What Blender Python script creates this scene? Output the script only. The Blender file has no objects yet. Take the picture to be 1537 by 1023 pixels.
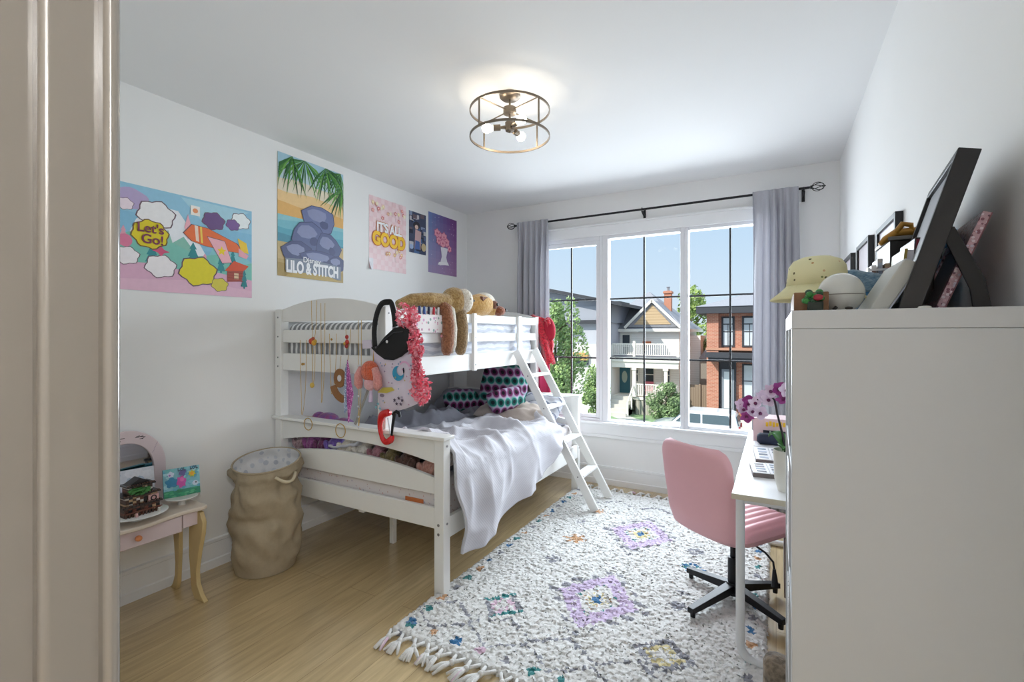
# light levels
SKY, SUN, WIN, HALLW, EXPO = .85, 4.3, 160., 80., .25
HALL_STRIP = 3.
import bpy, math, random
import numpy as np
from mathutils import Vector, Matrix, noise as mn
random.seed(7)
rs = np.random.RandomState(7)
scene = bpy.context.scene
COL = scene.collection
PI = math.pi
H = 1.418                                  # eye height of the photographer

# ------------------------------------------------------------------ materials
def lin(h):
    h = h.lstrip('#')
    o = []
    for i in (0, 2, 4):
        c = int(h[i:i+2], 16) / 255.
        o.append(c / 12.92 if c <= .04045 else ((c + .055) / 1.055) ** 2.4)
    return (*o, 1.)

_mats = {}
def new_mat(name):
    m = bpy.data.materials.new(name)
    m.use_nodes = True
    nt = m.node_tree
    b = nt.nodes['Principled BSDF']
    return m, nt, b

def nd(nt, t, **k):
    n = nt.nodes.new(t)
    for a, v in k.items():
        if a in n.inputs.keys():
            n.inputs[a].default_value = v
        else:
            setattr(n, a, v)
    return n

def objco(nt, scale=None):
    tc = nt.nodes.new('ShaderNodeTexCoord')
    if scale is None:
        return tc.outputs['Object']
    mp = nt.nodes.new('ShaderNodeMapping')
    mp.inputs['Scale'].default_value = scale
    nt.links.new(tc.outputs['Object'], mp.inputs['Vector'])
    return mp.outputs['Vector']

def mixc(nt, fac, a, b):
    mx = nt.nodes.new('ShaderNodeMix'); mx.data_type = 'RGBA'
    for sock, v in ((0, fac), (6, a), (7, b)):
        if hasattr(v, 'is_output'):
            nt.links.new(v, mx.inputs[sock])
        else:
            mx.inputs[sock].default_value = v
    return mx.outputs[2]

def ramp(nt, src, stops, interp='LINEAR'):
    r = nt.nodes.new('ShaderNodeValToRGB')
    r.color_ramp.interpolation = interp
    e = r.color_ramp.elements
    while len(e) < len(stops):
        e.new(.5)
    for el, (p, c) in zip(e, stops):
        el.position = p; el.color = c if len(c) == 4 else (*c, 1)
    nt.links.new(src, r.inputs[0])
    return r.outputs['Color']

def bump(nt, b, src, strength=.3, dist=.01):
    n = nt.nodes.new('ShaderNodeBump')
    n.inputs['Strength'].default_value = strength
    n.inputs['Distance'].default_value = dist
    nt.links.new(src, n.inputs['Height'])
    nt.links.new(n.outputs['Normal'], b.inputs['Normal'])

def M(name, hx, rough=.5, metal=0., var=.05, vs=14., bmp=0., bs=120., emit=0., sheen=0., coat=0., alpha=1., spec=.5):
    """plain surface with a little procedural variation"""
    if name in _mats:
        return _mats[name]
    m, nt, b = new_mat(name)
    c = lin(hx)
    co = objco(nt)
    n = nd(nt, 'ShaderNodeTexNoise', Scale=vs, Detail=3.)
    nt.links.new(co, n.inputs['Vector'])
    hi = tuple(min(1, x * (1 + var)) for x in c[:3]) + (1,)
    lo = tuple(x * (1 - var) for x in c[:3]) + (1,)
    col = mixc(nt, n.outputs['Fac'], lo, hi)
    nt.links.new(col, b.inputs['Base Color'])
    b.inputs['Roughness'].default_value = rough
    b.inputs['Metallic'].default_value = metal
    b.inputs['Specular IOR Level'].default_value = spec
    if sheen: b.inputs['Sheen Weight'].default_value = sheen
    if coat: b.inputs['Coat Weight'].default_value = coat
    if emit:
        nt.links.new(col, b.inputs['Emission Color'])
        b.inputs['Emission Strength'].default_value = emit
    if bmp:
        n2 = nd(nt, 'ShaderNodeTexNoise', Scale=bs, Detail=2.)
        nt.links.new(co, n2.inputs['Vector'])
        bump(nt, b, n2.outputs['Fac'], bmp, .004)
    _mats[name] = m
    return m

def fur(name, hx, hx2=None, scale=60., rough=.95):
    if name in _mats: return _mats[name]
    m, nt, b = new_mat(name)
    co = objco(nt)
    n = nd(nt, 'ShaderNodeTexNoise', Scale=scale, Detail=4.)
    nt.links.new(co, n.inputs['Vector'])
    a = lin(hx); c2 = lin(hx2) if hx2 else tuple(x * .6 for x in a[:3]) + (1,)
    nt.links.new(ramp(nt, n.outputs['Fac'], [(.35, c2), (.62, a)]), b.inputs['Base Color'])
    b.inputs['Roughness'].default_value = rough
    b.inputs['Sheen Weight'].default_value = .4
    bump(nt, b, n.outputs['Fac'], .9, .012)
    _mats[name] = m
    return m

def stripes(name, axis, width, c1, c2, duty=.5, rough=.85, distort=0.):
    if name in _mats: return _mats[name]
    m, nt, b = new_mat(name)
    tc = nt.nodes.new('ShaderNodeTexCoord')
    sp = nt.nodes.new('ShaderNodeSeparateXYZ')
    nt.links.new(tc.outputs['Object'], sp.inputs[0])
    src = sp.outputs[axis]
    if distort:
        n = nd(nt, 'ShaderNodeTexNoise', Scale=9.)
        nt.links.new(tc.outputs['Object'], n.inputs['Vector'])
        ad = nd(nt, 'ShaderNodeMath', operation='MULTIPLY_ADD')
        nt.links.new(n.outputs['Fac'], ad.inputs[0]); ad.inputs[1].default_value = distort
        nt.links.new(src, ad.inputs[2]); src = ad.outputs[0]
    dv = nd(nt, 'ShaderNodeMath', operation='DIVIDE'); nt.links.new(src, dv.inputs[0]); dv.inputs[1].default_value = width
    fr = nd(nt, 'ShaderNodeMath', operation='FRACT'); nt.links.new(dv.outputs[0], fr.inputs[0])
    nt.links.new(ramp(nt, fr.outputs[0], [(0, lin(c1)), (duty, lin(c2))], 'CONSTANT'), b.inputs['Base Color'])
    b.inputs['Roughness'].default_value = rough
    _mats[name] = m
    return m

def spots(name, base, cols, scale=30., size=.3, rough=.8, feature='F1', bmp=0., metal=0.):
    """base colour sprinkled with little patches of several colours (voronoi cells)"""
    if name in _mats: return _mats[name]
    m, nt, b = new_mat(name)
    co = objco(nt)
    v = nd(nt, 'ShaderNodeTexVoronoi', Scale=scale)
    nt.links.new(co, v.inputs['Vector'])
    sep = nt.nodes.new('ShaderNodeSeparateColor'); nt.links.new(v.outputs['Color'], sep.inputs[0])
    k = len(cols)
    pick = ramp(nt, sep.outputs[0], [(i / k, lin(c)) for i, c in enumerate(cols)], 'CONSTANT')
    mk = nd(nt, 'ShaderNodeMath', operation='LESS_THAN'); nt.links.new(v.outputs['Distance'], mk.inputs[0]); mk.inputs[1].default_value = size
    nt.links.new(mixc(nt, mk.outputs[0], lin(base), pick), b.inputs['Base Color'])
    b.inputs['Roughness'].default_value = rough
    b.inputs['Metallic'].default_value = metal
    if bmp: bump(nt, b, v.outputs['Distance'], bmp, .004)
    _mats[name] = m
    return m

# ------------------------------------------------------------------ mesh builder
class MB:
    def __init__(s):
        s.v = []; s.f = []; s.m = []; s.mats = []; s.X = None
    def mi(s, mat):
        if mat not in s.mats: s.mats.append(mat)
        return s.mats.index(mat)
    def add(s, vs, fs, mat):
        o = len(s.v)
        if s.X is not None:
            vs = [tuple(s.X @ Vector(p)) for p in vs]
        s.v += [tuple(p) for p in vs]
        k = s.mi(mat)
        for f in fs:
            s.f.append(tuple(i + o for i in f)); s.m.append(k)
        return s
    def bx(s, x0, x1, y0, y1, z0, z1, mat):
        v = [(x0,y0,z0),(x1,y0,z0),(x1,y1,z0),(x0,y1,z0),(x0,y0,z1),(x1,y0,z1),(x1,y1,z1),(x0,y1,z1)]
        return s.add(v, [(0,3,2,1),(4,5,6,7),(0,1,5,4),(1,2,6,5),(2,3,7,6),(3,0,4,7)], mat)
    def bar(s, p, q, w, t, mat, up=(0,0,1)):
        """rectangular bar from p to q, w wide along side, t thick along up"""
        p, q, up = Vector(p), Vector(q), Vector(up)
        d = (q - p).normalized(); sd = d.cross(up).normalized(); u = sd.cross(d).normalized()
        v = []
        for c in (p, q):
            for a, b in ((-1,-1),(1,-1),(1,1),(-1,1)):
                v.append(c + sd * (a * w / 2) + u * (b * t / 2))
        return s.add(v, [(0,3,2,1),(4,5,6,7),(0,1,5,4),(1,2,6,5),(2,3,7,6),(3,0,4,7)], mat)
    def tube(s, pts, r, mat, n=8, closed=False, cap=True):
        pts = [Vector(p) for p in pts]
        k = len(pts)
        rr = r if isinstance(r, (list, tuple)) else [r] * k
        vs = []; prev = None
        for i, p in enumerate(pts):
            if closed: d = pts[(i+1) % k] - pts[i-1]
            else: d = pts[min(i+1, k-1)] - pts[max(i-1, 0)]
            if d.length < 1e-9: d = Vector((0,0,1))
            d.normalize()
            if prev is None:
                a = Vector((0,0,1)) if abs(d.z) < .9 else Vector((1,0,0))
                sd = d.cross(a).normalized()
            else:
                sd = (prev - d * prev.dot(d))
                sd = sd.normalized() if sd.length > 1e-6 else d.orthogonal().normalized()
            prev = sd; u = d.cross(sd)
            for j in range(n):
                a = 2 * PI * j / n
                vs.append(p + (sd * math.cos(a) + u * math.sin(a)) * rr[i])
        fs = []
        for i in range(k if closed else k - 1):
            i2 = (i + 1) % k
            for j in range(n):
                j2 = (j + 1) % n
                fs.append((i*n+j, i2*n+j, i2*n+j2, i*n+j2)[::-1])
        if not closed and cap:
            fs.append(tuple(range(n))); fs.append(tuple(range((k-1)*n, k*n))[::-1])
        return s.add(vs, fs, mat)
    def ring(s, c, R, r, mat, axis='z', n=40, m=8):
        c = Vector(c); pts = []
        for i in range(n):
            a = 2 * PI * i / n
            e = {'z': (math.cos(a), math.sin(a), 0), 'y': (math.cos(a), 0, math.sin(a)), 'x': (0, math.cos(a), math.sin(a))}[axis]
            pts.append(c + Vector(e) * R)
        return s.tube(pts, r, mat, m, closed=True)
    def lathe(s, prof, c, mat, n=32, axis='z', cap=True):
        """prof: list of (radius, height)"""
        c = Vector(c); vs = []
        for r, h in prof:
            for j in range(n):
                a = 2 * PI * j / n
                x, y = r * math.cos(a), r * math.sin(a)
                vs.append(c + Vector({'z': (x, y, h), 'x': (h, x, y), 'y': (y, h, x)}[axis]))
        fs = []
        for i in range(len(prof) - 1):
            for j in range(n):
                j2 = (j + 1) % n
                fs.append((i*n+j, i*n+j2, (i+1)*n+j2, (i+1)*n+j))
        if cap:
            fs.append(tuple(range(n))[::-1]); k = (len(prof)-1)*n; fs.append(tuple(range(k, k+n)))
        return s.add(vs, fs, mat)
    def ell(s, c, rad, mat, rot=None, nu=20, nv=12):
        c = Vector(c); R = rot.to_matrix() if rot is not None else Matrix.Identity(3)
        if isinstance(rad, (int, float)): rad = (rad,)*3
        vs = [c + R @ Vector((0,0,-rad[2]))]
        for i in range(1, nv):
            t = -PI/2 + PI * i / nv
            for j in range(nu):
                a = 2*PI*j/nu
                vs.append(c + R @ Vector((rad[0]*math.cos(t)*math.cos(a), rad[1]*math.cos(t)*math.sin(a), rad[2]*math.sin(t))))
        vs.append(c + R @ Vector((0,0,rad[2])))
        fs = [(0, 1+(j+1)%nu, 1+j) for j in range(nu)]
        for i in range(nv-2):
            for j in range(nu):
                a = 1+i*nu
                fs.append((a+j, a+(j+1)%nu, a+nu+(j+1)%nu, a+nu+j))
        a = 1+(nv-2)*nu
        fs += [(a+j, a+(j+1)%nu, len(vs)-1) for j in range(nu)]
        return s.add(vs, fs, mat)
    def prism(s, poly, axis, a0, a1, mat):
        """poly: 2D outline in the plane across the axis ('x': (y,z), 'y': (x,z), 'z': (x,y))"""
        f = {'x': lambda p, a: (a, p[0], p[1]), 'y': lambda p, a: (p[0], a, p[1]), 'z': lambda p, a: (p[0], p[1], a)}[axis]
        n = len(poly)
        vs = [f(p, a0) for p in poly] + [f(p, a1) for p in poly]
        fs = [tuple(range(n)), tuple(range(n, 2*n))[::-1]]
        for i in range(n):
            j = (i + 1) % n
            fs.append((i, i+n, j+n, j))
        return s.add(vs, fs, mat)
    def grid(s, fn, nu, nv, mat, cu=False, cv=False, matfn=None):
        vs = [fn(i / (nu if cu else nu-1), j / (nv if cv else nv-1)) for i in range(nu) for j in range(nv)]
        o = len(s.v)
        fs = []
        for i in range(nu if cu else nu-1):
            for j in range(nv if cv else nv-1):
                i2, j2 = (i+1) % nu, (j+1) % nv
                fs.append((i*nv+j, i2*nv+j, i2*nv+j2, i*nv+j2))
        s.add(vs, fs, mat)
        return s
    def quad(s, pts, mat):
        return s.add(pts, [tuple(range(len(pts)))], mat)
    def build(s, name, parent=None, smooth=40, bev=0., bseg=2, sub=0, solid=0., remesh=0., loc=None, fix=True):
        me = bpy.data.meshes.new(name)
        base = Vector((0,0,0))
        if parent is not None: base = parent.matrix_basis.translation + (parent.parent.matrix_basis.translation if parent.parent else Vector())
        elif loc is not None: base = Vector(loc)
        V = [tuple(Vector(p) - base) for p in s.v]
        me.from_pydata(V, [], s.f)
        for m in s.mats: me.materials.append(m)
        me.polygons.foreach_set('material_index', s.m)
        if fix:
            import bmesh
            bm = bmesh.new(); bm.from_mesh(me)
            bmesh.ops.recalc_face_normals(bm, faces=bm.faces); bm.to_mesh(me); bm.free()
        if smooth:
            me.polygons.foreach_set('use_smooth', [True] * len(me.polygons))
            if smooth < 180: me.set_sharp_from_angle(angle=math.radians(smooth))
        me.update()
        o = bpy.data.objects.new(name, me)
        COL.objects.link(o)
        if parent is not None: o.parent = parent
        elif loc is not None: o.location = base
        if remesh:
            r = o.modifiers.new('r', 'REMESH'); r.mode = 'VOXEL'; r.voxel_size = remesh; r.use_smooth_shade = True
            sm = o.modifiers.new('s', 'SMOOTH'); sm.iterations = 3; sm.factor = .5
        if solid:
            d = o.modifiers.new('t', 'SOLIDIFY'); d.thickness = solid; d.offset = 0
        if bev:
            b = o.modifiers.new('b', 'BEVEL'); b.width = bev; b.segments = bseg; b.limit_method = 'ANGLE'; b.angle_limit = math.radians(50)
        if sub:
            d = o.modifiers.new('u', 'SUBSURF'); d.levels = sub; d.render_levels = sub
        return o

def thing(name, label, cat, loc=(0,0,0), group=None, kind=None):
    o = bpy.data.objects.new(name, None); COL.objects.link(o)
    o.location = loc; o.empty_display_size = .05
    bpy.context.view_layer.update()
    return tag(o, label, cat, group, kind)

def tag(o, label=None, cat=None, group=None, kind=None):
    if label: o['label'] = label
    if cat: o['category'] = cat
    if group: o['group'] = group
    if kind: o['kind'] = kind
    return o

def struct(o, label=None):
    o['kind'] = 'structure'
    if label: o['label'] = label
    return o

def copy_tree(o, parent=None):
    c = o.copy(); COL.objects.link(c)
    if parent is not None: c.parent = parent
    for ch in list(o.children): copy_tree(ch, c)
    return c

def text(name, body, loc, size, mat, rot=(PI/2, 0, PI/2), parent=None, ext=.0006, off=0., align='CENTER', sx=1.):
    cu = bpy.data.curves.new(name, 'FONT')
    cu.body = body; cu.size = size; cu.extrude = ext; cu.offset = off
    cu.align_x = align; cu.align_y = 'CENTER'; cu.space_line = .85
    cu.materials.append(mat)
    tmp = bpy.data.objects.new(name + ' curve', cu); COL.objects.link(tmp)
    dg = bpy.context.evaluated_depsgraph_get()
    me = bpy.data.meshes.new_from_object(tmp.evaluated_get(dg)); me.name = name
    bpy.data.objects.remove(tmp); bpy.data.curves.remove(cu)
    o = bpy.data.objects.new(name, me); COL.objects.link(o)
    base = parent.matrix_basis.translation if parent is not None else Vector()
    o.location = Vector(loc) - base; o.rotation_euler = rot; o.scale = (sx, 1, 1)
    if parent is not None: o.parent = parent
    return o

def label(o, s): o['label'] = s; return o
def arc(c, R, a0, a1, n=12, ry=None):
    ry = R if ry is None else ry
    return [(c[0] + R * math.cos(math.radians(a0 + (a1 - a0) * i / (n - 1))), c[1] + ry * math.sin(math.radians(a0 + (a1 - a0) * i / (n - 1)))) for i in range(n)]
def blob(cx, cy, rx, ry, n=20, wob=0., k=5, ph=0.):
    return [(cx + rx * (1 + wob * math.sin(k * 2*PI*i/n + ph)) * math.cos(2*PI*i/n), cy + ry * (1 + wob * math.sin(k * 2*PI*i/n + ph)) * math.sin(2*PI*i/n)) for i in range(n)]
def spline(pts, k=6, closed=False):
    P_ = [Vector(p) for p in pts]; n = len(P_); out = []
    for i in range(n if closed else n-1):
        a, b, c, d = (P_[(i+j-1) % n] if closed else P_[max(0, min(n-1, i+j-1))] for j in range(4))
        for q in range(k):
            t = q/k
            out.append(.5*((2*b) + (c-a)*t + (2*a-5*b+4*c-d)*t*t + (3*b-a-3*c+d)*t**3))
    if not closed: out.append(P_[-1])
    return out
def ribbon(mb, pts, w, t, nrm, mat):
    pts = spline(pts); nrm = Vector(nrm)
    def fn(u, v):
        i = min(int(round(u*(len(pts)-1))), len(pts)-1)
        d = (pts[min(i+1, len(pts)-1)] - pts[max(i-1, 0)]).normalized(); sd = d.cross(nrm).normalized()
        return tuple(pts[i] + sd*w*(v-.5))
    mb.grid(fn, len(pts), 3, mat)
    return mb
def lerp(pts, x):
    for (x0, y0), (x1, y1) in zip(pts, pts[1:]):
        if x <= x1: return y0 + (y1 - y0) * max(0, min(1, (x - x0) / (x1 - x0)))
    return pts[-1][1]
def nz(x, y, z=0.): return mn.noise(Vector((x, y, z)))

# common materials
WHITE_PAINT = M('white painted wood', '#efefec', .35, var=.015)
TRIM = M('white trim paint', '#eeeff0', .4, var=.015)
WALL = M('white wall paint', '#eeeeed', .85, var=.012, vs=3, bmp=.04, bs=300)
CEIL = M('white ceiling paint', '#eaebeb', .9, var=.01, vs=3)
BLACK = M('black metal', '#16161a', .4, metal=.3)
BOLT = M('grey bolt heads', '#8f8f90', .35, metal=.7)
GOLD = M('thin gold metal', '#c9a24e', .35, metal=.6)
# ------------------------------------------------------------------ room shell
XL, XR, YF, ZC = -3.0, .424, 4.38, 2.74
def wood_floor():
    m, nt, b = new_mat('oak plank floor')
    tc = nt.nodes.new('ShaderNodeTexCoord')
    mp = nt.nodes.new('ShaderNodeMapping'); mp.inputs['Rotation'].default_value = (0, 0, PI/2 + .0)
    nt.links.new(tc.outputs['Object'], mp.inputs['Vector'])
    br = nd(nt, 'ShaderNodeTexBrick', Scale=1.)
    br.offset = .37; br.offset_frequency = 2
    br.inputs['Brick Width'].default_value = 1.9; br.inputs['Row Height'].default_value = .19
    br.inputs['Mortar Size'].default_value = .0012; br.inputs['Mortar Smooth'].default_value = .2
    br.inputs['Color1'].default_value = lin('#cab48a'); br.inputs['Color2'].default_value = lin('#bba47a'); br.inputs['Mortar'].default_value = lin('#8f7853')
    nt.links.new(mp.outputs['Vector'], br.inputs['Vector'])
    mp2 = nt.nodes.new('ShaderNodeMapping'); mp2.inputs['Scale'].default_value = (14, 1.1, 1)
    nt.links.new(tc.outputs['Object'], mp2.inputs['Vector'])
    n = nd(nt, 'ShaderNodeTexNoise', Scale=3., Detail=6., Distortion=.8)
    nt.links.new(mp2.outputs['Vector'], n.inputs['Vector'])
    g = ramp(nt, n.outputs['Fac'], [(.3, (.78, .76, .72)), (.7, (1.08, 1.06, 1.04))])
    mx = nt.nodes.new('ShaderNodeMix'); mx.data_type = 'RGBA'; mx.blend_type = 'MULTIPLY'; mx.inputs[0].default_value = 1
    nt.links.new(br.outputs['Color'], mx.inputs[6]); nt.links.new(g, mx.inputs[7])
    nt.links.new(mx.outputs[2], b.inputs['Base Color'])
    b.inputs['Roughness'].default_value = .3; b.inputs['Coat Weight'].default_value = 1.; b.inputs['Coat Roughness'].default_value = .16; b.inputs['Coat IOR'].default_value = 1.6
    bump(nt, b, n.outputs['Fac'], .05, .002)
    return m
FLOOR = wood_floor()
struct(MB().bx(-3.15, 1.4, -2.3, 4.53, -.1, 0, FLOOR).build('floor'))
struct(MB().bx(-3.15, 1.4, -2.3, 4.53, ZC, ZC+.1, CEIL).build('ceiling'))
struct(MB().bx(-3.15, XL, .02, 4.53, 0, ZC, WALL).build('wall_left'))
struct(MB().bx(XR, XR+.15, .178, 4.53, 0, ZC, WALL).build('wall_right'))
# far wall with the window opening
OX0, OX1, OZ0, OZ1 = -2.13, .07, .575, 2.36
w = MB()
w.bx(XL, OX0, YF, YF+.15, 0, ZC, WALL).bx(OX1, XR, YF, YF+.15, 0, ZC, WALL)
w.bx(OX0, OX1, YF, YF+.15, 0, OZ0, WALL).bx(OX0, OX1, YF, YF+.15, OZ1, ZC, WALL)
struct(w.build('wall_far'))
# wall with the doorway the photo is taken from
HALL = M('warm beige hall paint', '#d9d6d2', .8, var=.02, vs=3)
DX0, DX1 = -.452, .40
w = MB()
w.bx(-3.15, DX0-.015, .02, .16, 0, ZC, WALL).bx(DX0-.015, XR+.15, .02, .16, 2.1, ZC, WALL).bx(DX1+.012, XR+.15, .02, .16, 0, 2.1, WALL)
struct(w.build('wall_near'))
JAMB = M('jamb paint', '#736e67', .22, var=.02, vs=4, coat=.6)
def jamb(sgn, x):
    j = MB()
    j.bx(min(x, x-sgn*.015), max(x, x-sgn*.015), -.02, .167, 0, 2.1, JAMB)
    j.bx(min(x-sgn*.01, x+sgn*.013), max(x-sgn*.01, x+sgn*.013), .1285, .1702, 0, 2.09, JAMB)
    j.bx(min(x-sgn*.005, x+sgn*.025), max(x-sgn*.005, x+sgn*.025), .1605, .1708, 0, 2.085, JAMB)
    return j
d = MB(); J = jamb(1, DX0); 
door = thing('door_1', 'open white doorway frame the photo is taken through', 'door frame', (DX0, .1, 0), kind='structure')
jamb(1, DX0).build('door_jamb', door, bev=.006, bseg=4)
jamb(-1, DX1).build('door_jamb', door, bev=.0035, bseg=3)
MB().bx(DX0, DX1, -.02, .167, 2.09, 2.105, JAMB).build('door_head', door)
# hallway behind the camera
w = MB(); w.bx(-1.6, -1.5, -2.3, .02, 0, ZC, HALL); struct(w.build('wall_hall_left'))
w = MB(); w.bx(1.25, 1.35, -2.3, .02, 0, ZC, HALL); struct(w.build('wall_hall_right'))
w = MB(); w.bx(-1.6, 1.35, -2.4, -2.3, 0, ZC, HALL); struct(w.build('wall_hall_back'))

def baseboard(p, q, n):
    """profile extruded from p to q, n = inward direction"""
    prof = [(0,0),(.018,0),(.018,.05),(.012,.056),(.012,.15),(.016,.155),(.016,.172),(0,.176)]
    p, q, n = Vector(p), Vector(q), Vector(n)
    mb = MB(); k = len(prof)
    vs = [c + n * d + Vector((0,0,h)) for c in (p, q) for d, h in prof]
    fs = [tuple(range(k)), tuple(range(k, 2*k))] + [(i, (i+1)%k, (i+1)%k+k, i+k) for i in range(k)]
    mb.add(vs, fs, TRIM)
    return mb
struct(baseboard((XL, .17, 0), (XL, YF, 0), (1,0,0)).build('baseboard_left', smooth=0))
struct(baseboard((XL, YF, 0), (XR, YF, 0), (0,-1,0)).build('baseboard_far', smooth=0))
struct(baseboard((XR, .18, 0), (XR, YF, 0), (-1,0,0)).build('baseboard_right', smooth=0))

# window: frame, casing, sill, panes, muntins
win = thing('window_1', 'wide white three-pane window with dark grilles', 'window', (-1.04, 4.42, .58), kind='structure')
f = MB()
VIN = M('white vinyl frame', '#e4e5e8', .3, var=.01)
y0, y1 = 4.385, 4.47
def frame_rect(f, x0, x1, z0, z1, X0, X1, Z0, Z1, ya, yb):
    f.bx(X0, x0, ya, yb, Z0, Z1, VIN).bx(x1, X1, ya, yb, Z0, Z1, VIN).bx(x0, x1, ya, yb, Z0, z0, VIN).bx(x0, x1, ya, yb, z1, Z1, VIN)
frame_rect(f, -1.393, -.739, .605, 2.318, -1.445, -.705, OZ0, OZ1, y0, y1)
frame_rect(f, -.671, -.013, .615, 2.322, -.705, OX1, OZ0, OZ1, y0, y1)
frame_rect(f, -2.085, -1.475, .612, 2.315, OX0, -1.445, OZ0, OZ1, y0, y1)
f.build('window_frame', win, bev=.004)
s = MB()
frame_rect(s, -2.047, -1.511, .647, 2.272, -2.083, -1.477, .614, 2.313, 4.395, 4.44)
s.build('sash', win, bev=.004)
c = MB()
c.bx(OX0-.09, OX1+.09, YF-.02, YF, OZ1-.01, OZ1+.085, TRIM)
c.bx(OX0-.1, OX1+.1, YF-.028, YF, OZ1+.085, OZ1+.105, TRIM)
c.bx(OX0-.09, OX0, YF-.02, YF, OZ0-.03, OZ1-.01, TRIM).bx(OX1, OX1+.09, YF-.02, YF, OZ0-.03, OZ1-.01, TRIM)
c.build('window_casing', win, bev=.003)
MB().bx(OX0-.1, OX1+.1, YF-.04, YF+.06, OZ0-.012, OZ0+.012, TRIM).bx(OX0-.09, OX1+.09, YF-.02, YF, OZ0-.105, OZ0-.012, TRIM).bx(OX0-.095, OX1+.095, YF-.026, YF, OZ0-.135, OZ0-.105, TRIM).build('window_sill', win, bev=.004)
def glass():
    m, nt, b = new_mat('clear window glass')
    nt.nodes.remove(b)
    out = nt.nodes['Material Output']
    t = nt.nodes.new('ShaderNodeBsdfTransparent'); t.inputs[0].default_value = (.97, .985, .98, 1)
    g = nt.nodes.new('ShaderNodeBsdfGlossy'); g.inputs['Roughness'].default_value = .0
    fr = nt.nodes.new('ShaderNodeFresnel'); fr.inputs[0].default_value = 1.14
    mx = nt.nodes.new('ShaderNodeMixShader')
    nt.links.new(fr.outputs[0], mx.inputs[0]); nt.links.new(t.outputs[0], mx.inputs[1]); nt.links.new(g.outputs[0], mx.inputs[2])
    nt.links.new(mx.outputs[0], out.inputs[0])
    return m
GLASS = glass()
MUNT = M('dark bronze grille', '#3a3a3e', .5)
for (x0, x1, z0, z1, xm, yg) in ((-2.047, -1.511, .647, 2.272, -1.779, 4.43), (-1.393, -.739, .605, 2.318, -1.068, 4.445), (-.671, -.013, .615, 2.322, -.342, 4.445)):
    MB().quad([(x0, yg, z0), (x1, yg, z0), (x1, yg, z1), (x0, yg, z1)], GLASS).build('pane', win, smooth=0)
    g = MB()
    g.bx(xm-.008, xm+.008, yg+.004, yg+.014, z0, z1, MUNT)
    for z in (1.187, 1.752): g.bx(x0, x1, yg+.005, yg+.013, z-.008, z+.008, MUNT)
    g.build('muntin', win, smooth=0)

# ceiling lamp ------------------------------------------------------
LX_, LY_ = -1.288, 2.30
lamp = thing('ceiling_light', 'drum-shaped open wire ceiling light with three globe bulbs', 'ceiling lamp', (LX_, LY_, ZC))
BR = M('brushed champagne metal', '#85796a', .35, metal=.75)
MB().lathe([(.005, -.028), (.045, -.026), (.056, -.016), (.058, 0)], (LX_, LY_, ZC), BR).build('canopy', lamp)
MB().tube([(LX_, LY_, ZC-.02), (LX_, LY_, 2.53)], .006, BR).lathe([(.004, -.02), (.036, -.016), (.036, .016), (.004, .02)], (LX_, LY_, 2.65), BR).lathe([(.004, -.03), (.024, -.026), (.026, .02), (.004, .025)], (LX_, LY_, 2.565), BR).build('stem', lamp)
for z in (2.648, 2.505):
    MB().lathe([(.216, -.006), (.222, -.006), (.222, .006), (.216, .006), (.216, -.006)], (LX_, LY_, z), BR, n=64, cap=False).build('ring', lamp)
for k in range(4):
    a = PI/4 + k*PI/2 + .48
    e = (math.cos(a), math.sin(a))
    MB().bar((LX_+.219*e[0], LY_+.219*e[1], 2.505), (LX_+.219*e[0], LY_+.219*e[1], 2.65), .009, .005, BR, up=(e[0], e[1], 0)).build('upright', lamp)
    MB().tube([(LX_+.03*e[0], LY_+.03*e[1], 2.65), (LX_+.217*e[0], LY_+.217*e[1], 2.65)], .0035, BR, 6).build('spoke', lamp)
BULB = M('lit warm bulb', '#ffedd6', .3, emit=32.)
bulbpos = []
for k, ang in enumerate((180+29, 300+29, 60+29)):
    a = math.radians(ang); e = Vector((math.cos(a), math.sin(a), 0)); c0 = Vector((LX_, LY_, 2.562))
    so = MB().tube([c0+e*.02, c0+e*.05+Vector((0,0,-.004)), c0+e*.052+Vector((0,0,-.004)), c0+e*.09+Vector((0,0,-.006))], [.008, .008, .017, .017], BR, 12).build('socket', lamp)
    bp = c0 + e*.128 + Vector((0,0,-.008)); bulbpos.append(bp)
    MB().ell(bp, (.026, .026, .026), BULB).tube([bp-e*.035, bp-e*.018], [.013, .018], BULB, 12).build('bulb', so)

# curtain rod and curtains -----------------------------------------
rod = thing('curtain_rod', 'black curtain rod with cage finials above the window', 'curtain rod', (-1.05, 4.28, 2.53))
MB().tube([(-2.33, 4.28, 2.522), (.225, 4.28, 2.534)], .0095, BLACK, 10).build('rod', rod)
for sx, x, z in ((-1, -2.33, 2.522), (1, .225, 2.534)):
    fb = MB()
    fb.lathe([(.004, 0), (.014, .003), (.014, .012), (.006, .016)] if sx > 0 else [(.006, -.016), (.014, -.012), (.014, -.003), (.004, 0)], (x, 4.28, z), BLACK, 12, 'x')
    cx = x + sx*.052
    for k in range(6):
        a = k*PI/3
        fb.tube([(cx + .04*math.cos(t), 4.28 + .033*math.sin(t)*math.cos(a + .5*math.cos(t)), z + .033*math.sin(t)*math.sin(a + .5*math.cos(t))) for t in [PI*i/10 for i in range(11)]], .0028, BLACK, 6)
    fb.ell((x + sx*.095, 4.28, z), .006, BLACK)
    fb.build('finial', rod)
for x in (-2.275, -1.046, .185):
    z = 2.528
    MB().bx(x-.011, x+.011, 4.372, YF, z-.075, z+.02, BLACK).bar((x, 4.375, z-.045), (x, 4.285, z-.015), .018, .006, BLACK).ring((x, 4.28, z), .014, .004, BLACK, 'x', 16, 6).build('bracket', rod, bev=.002)
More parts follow.
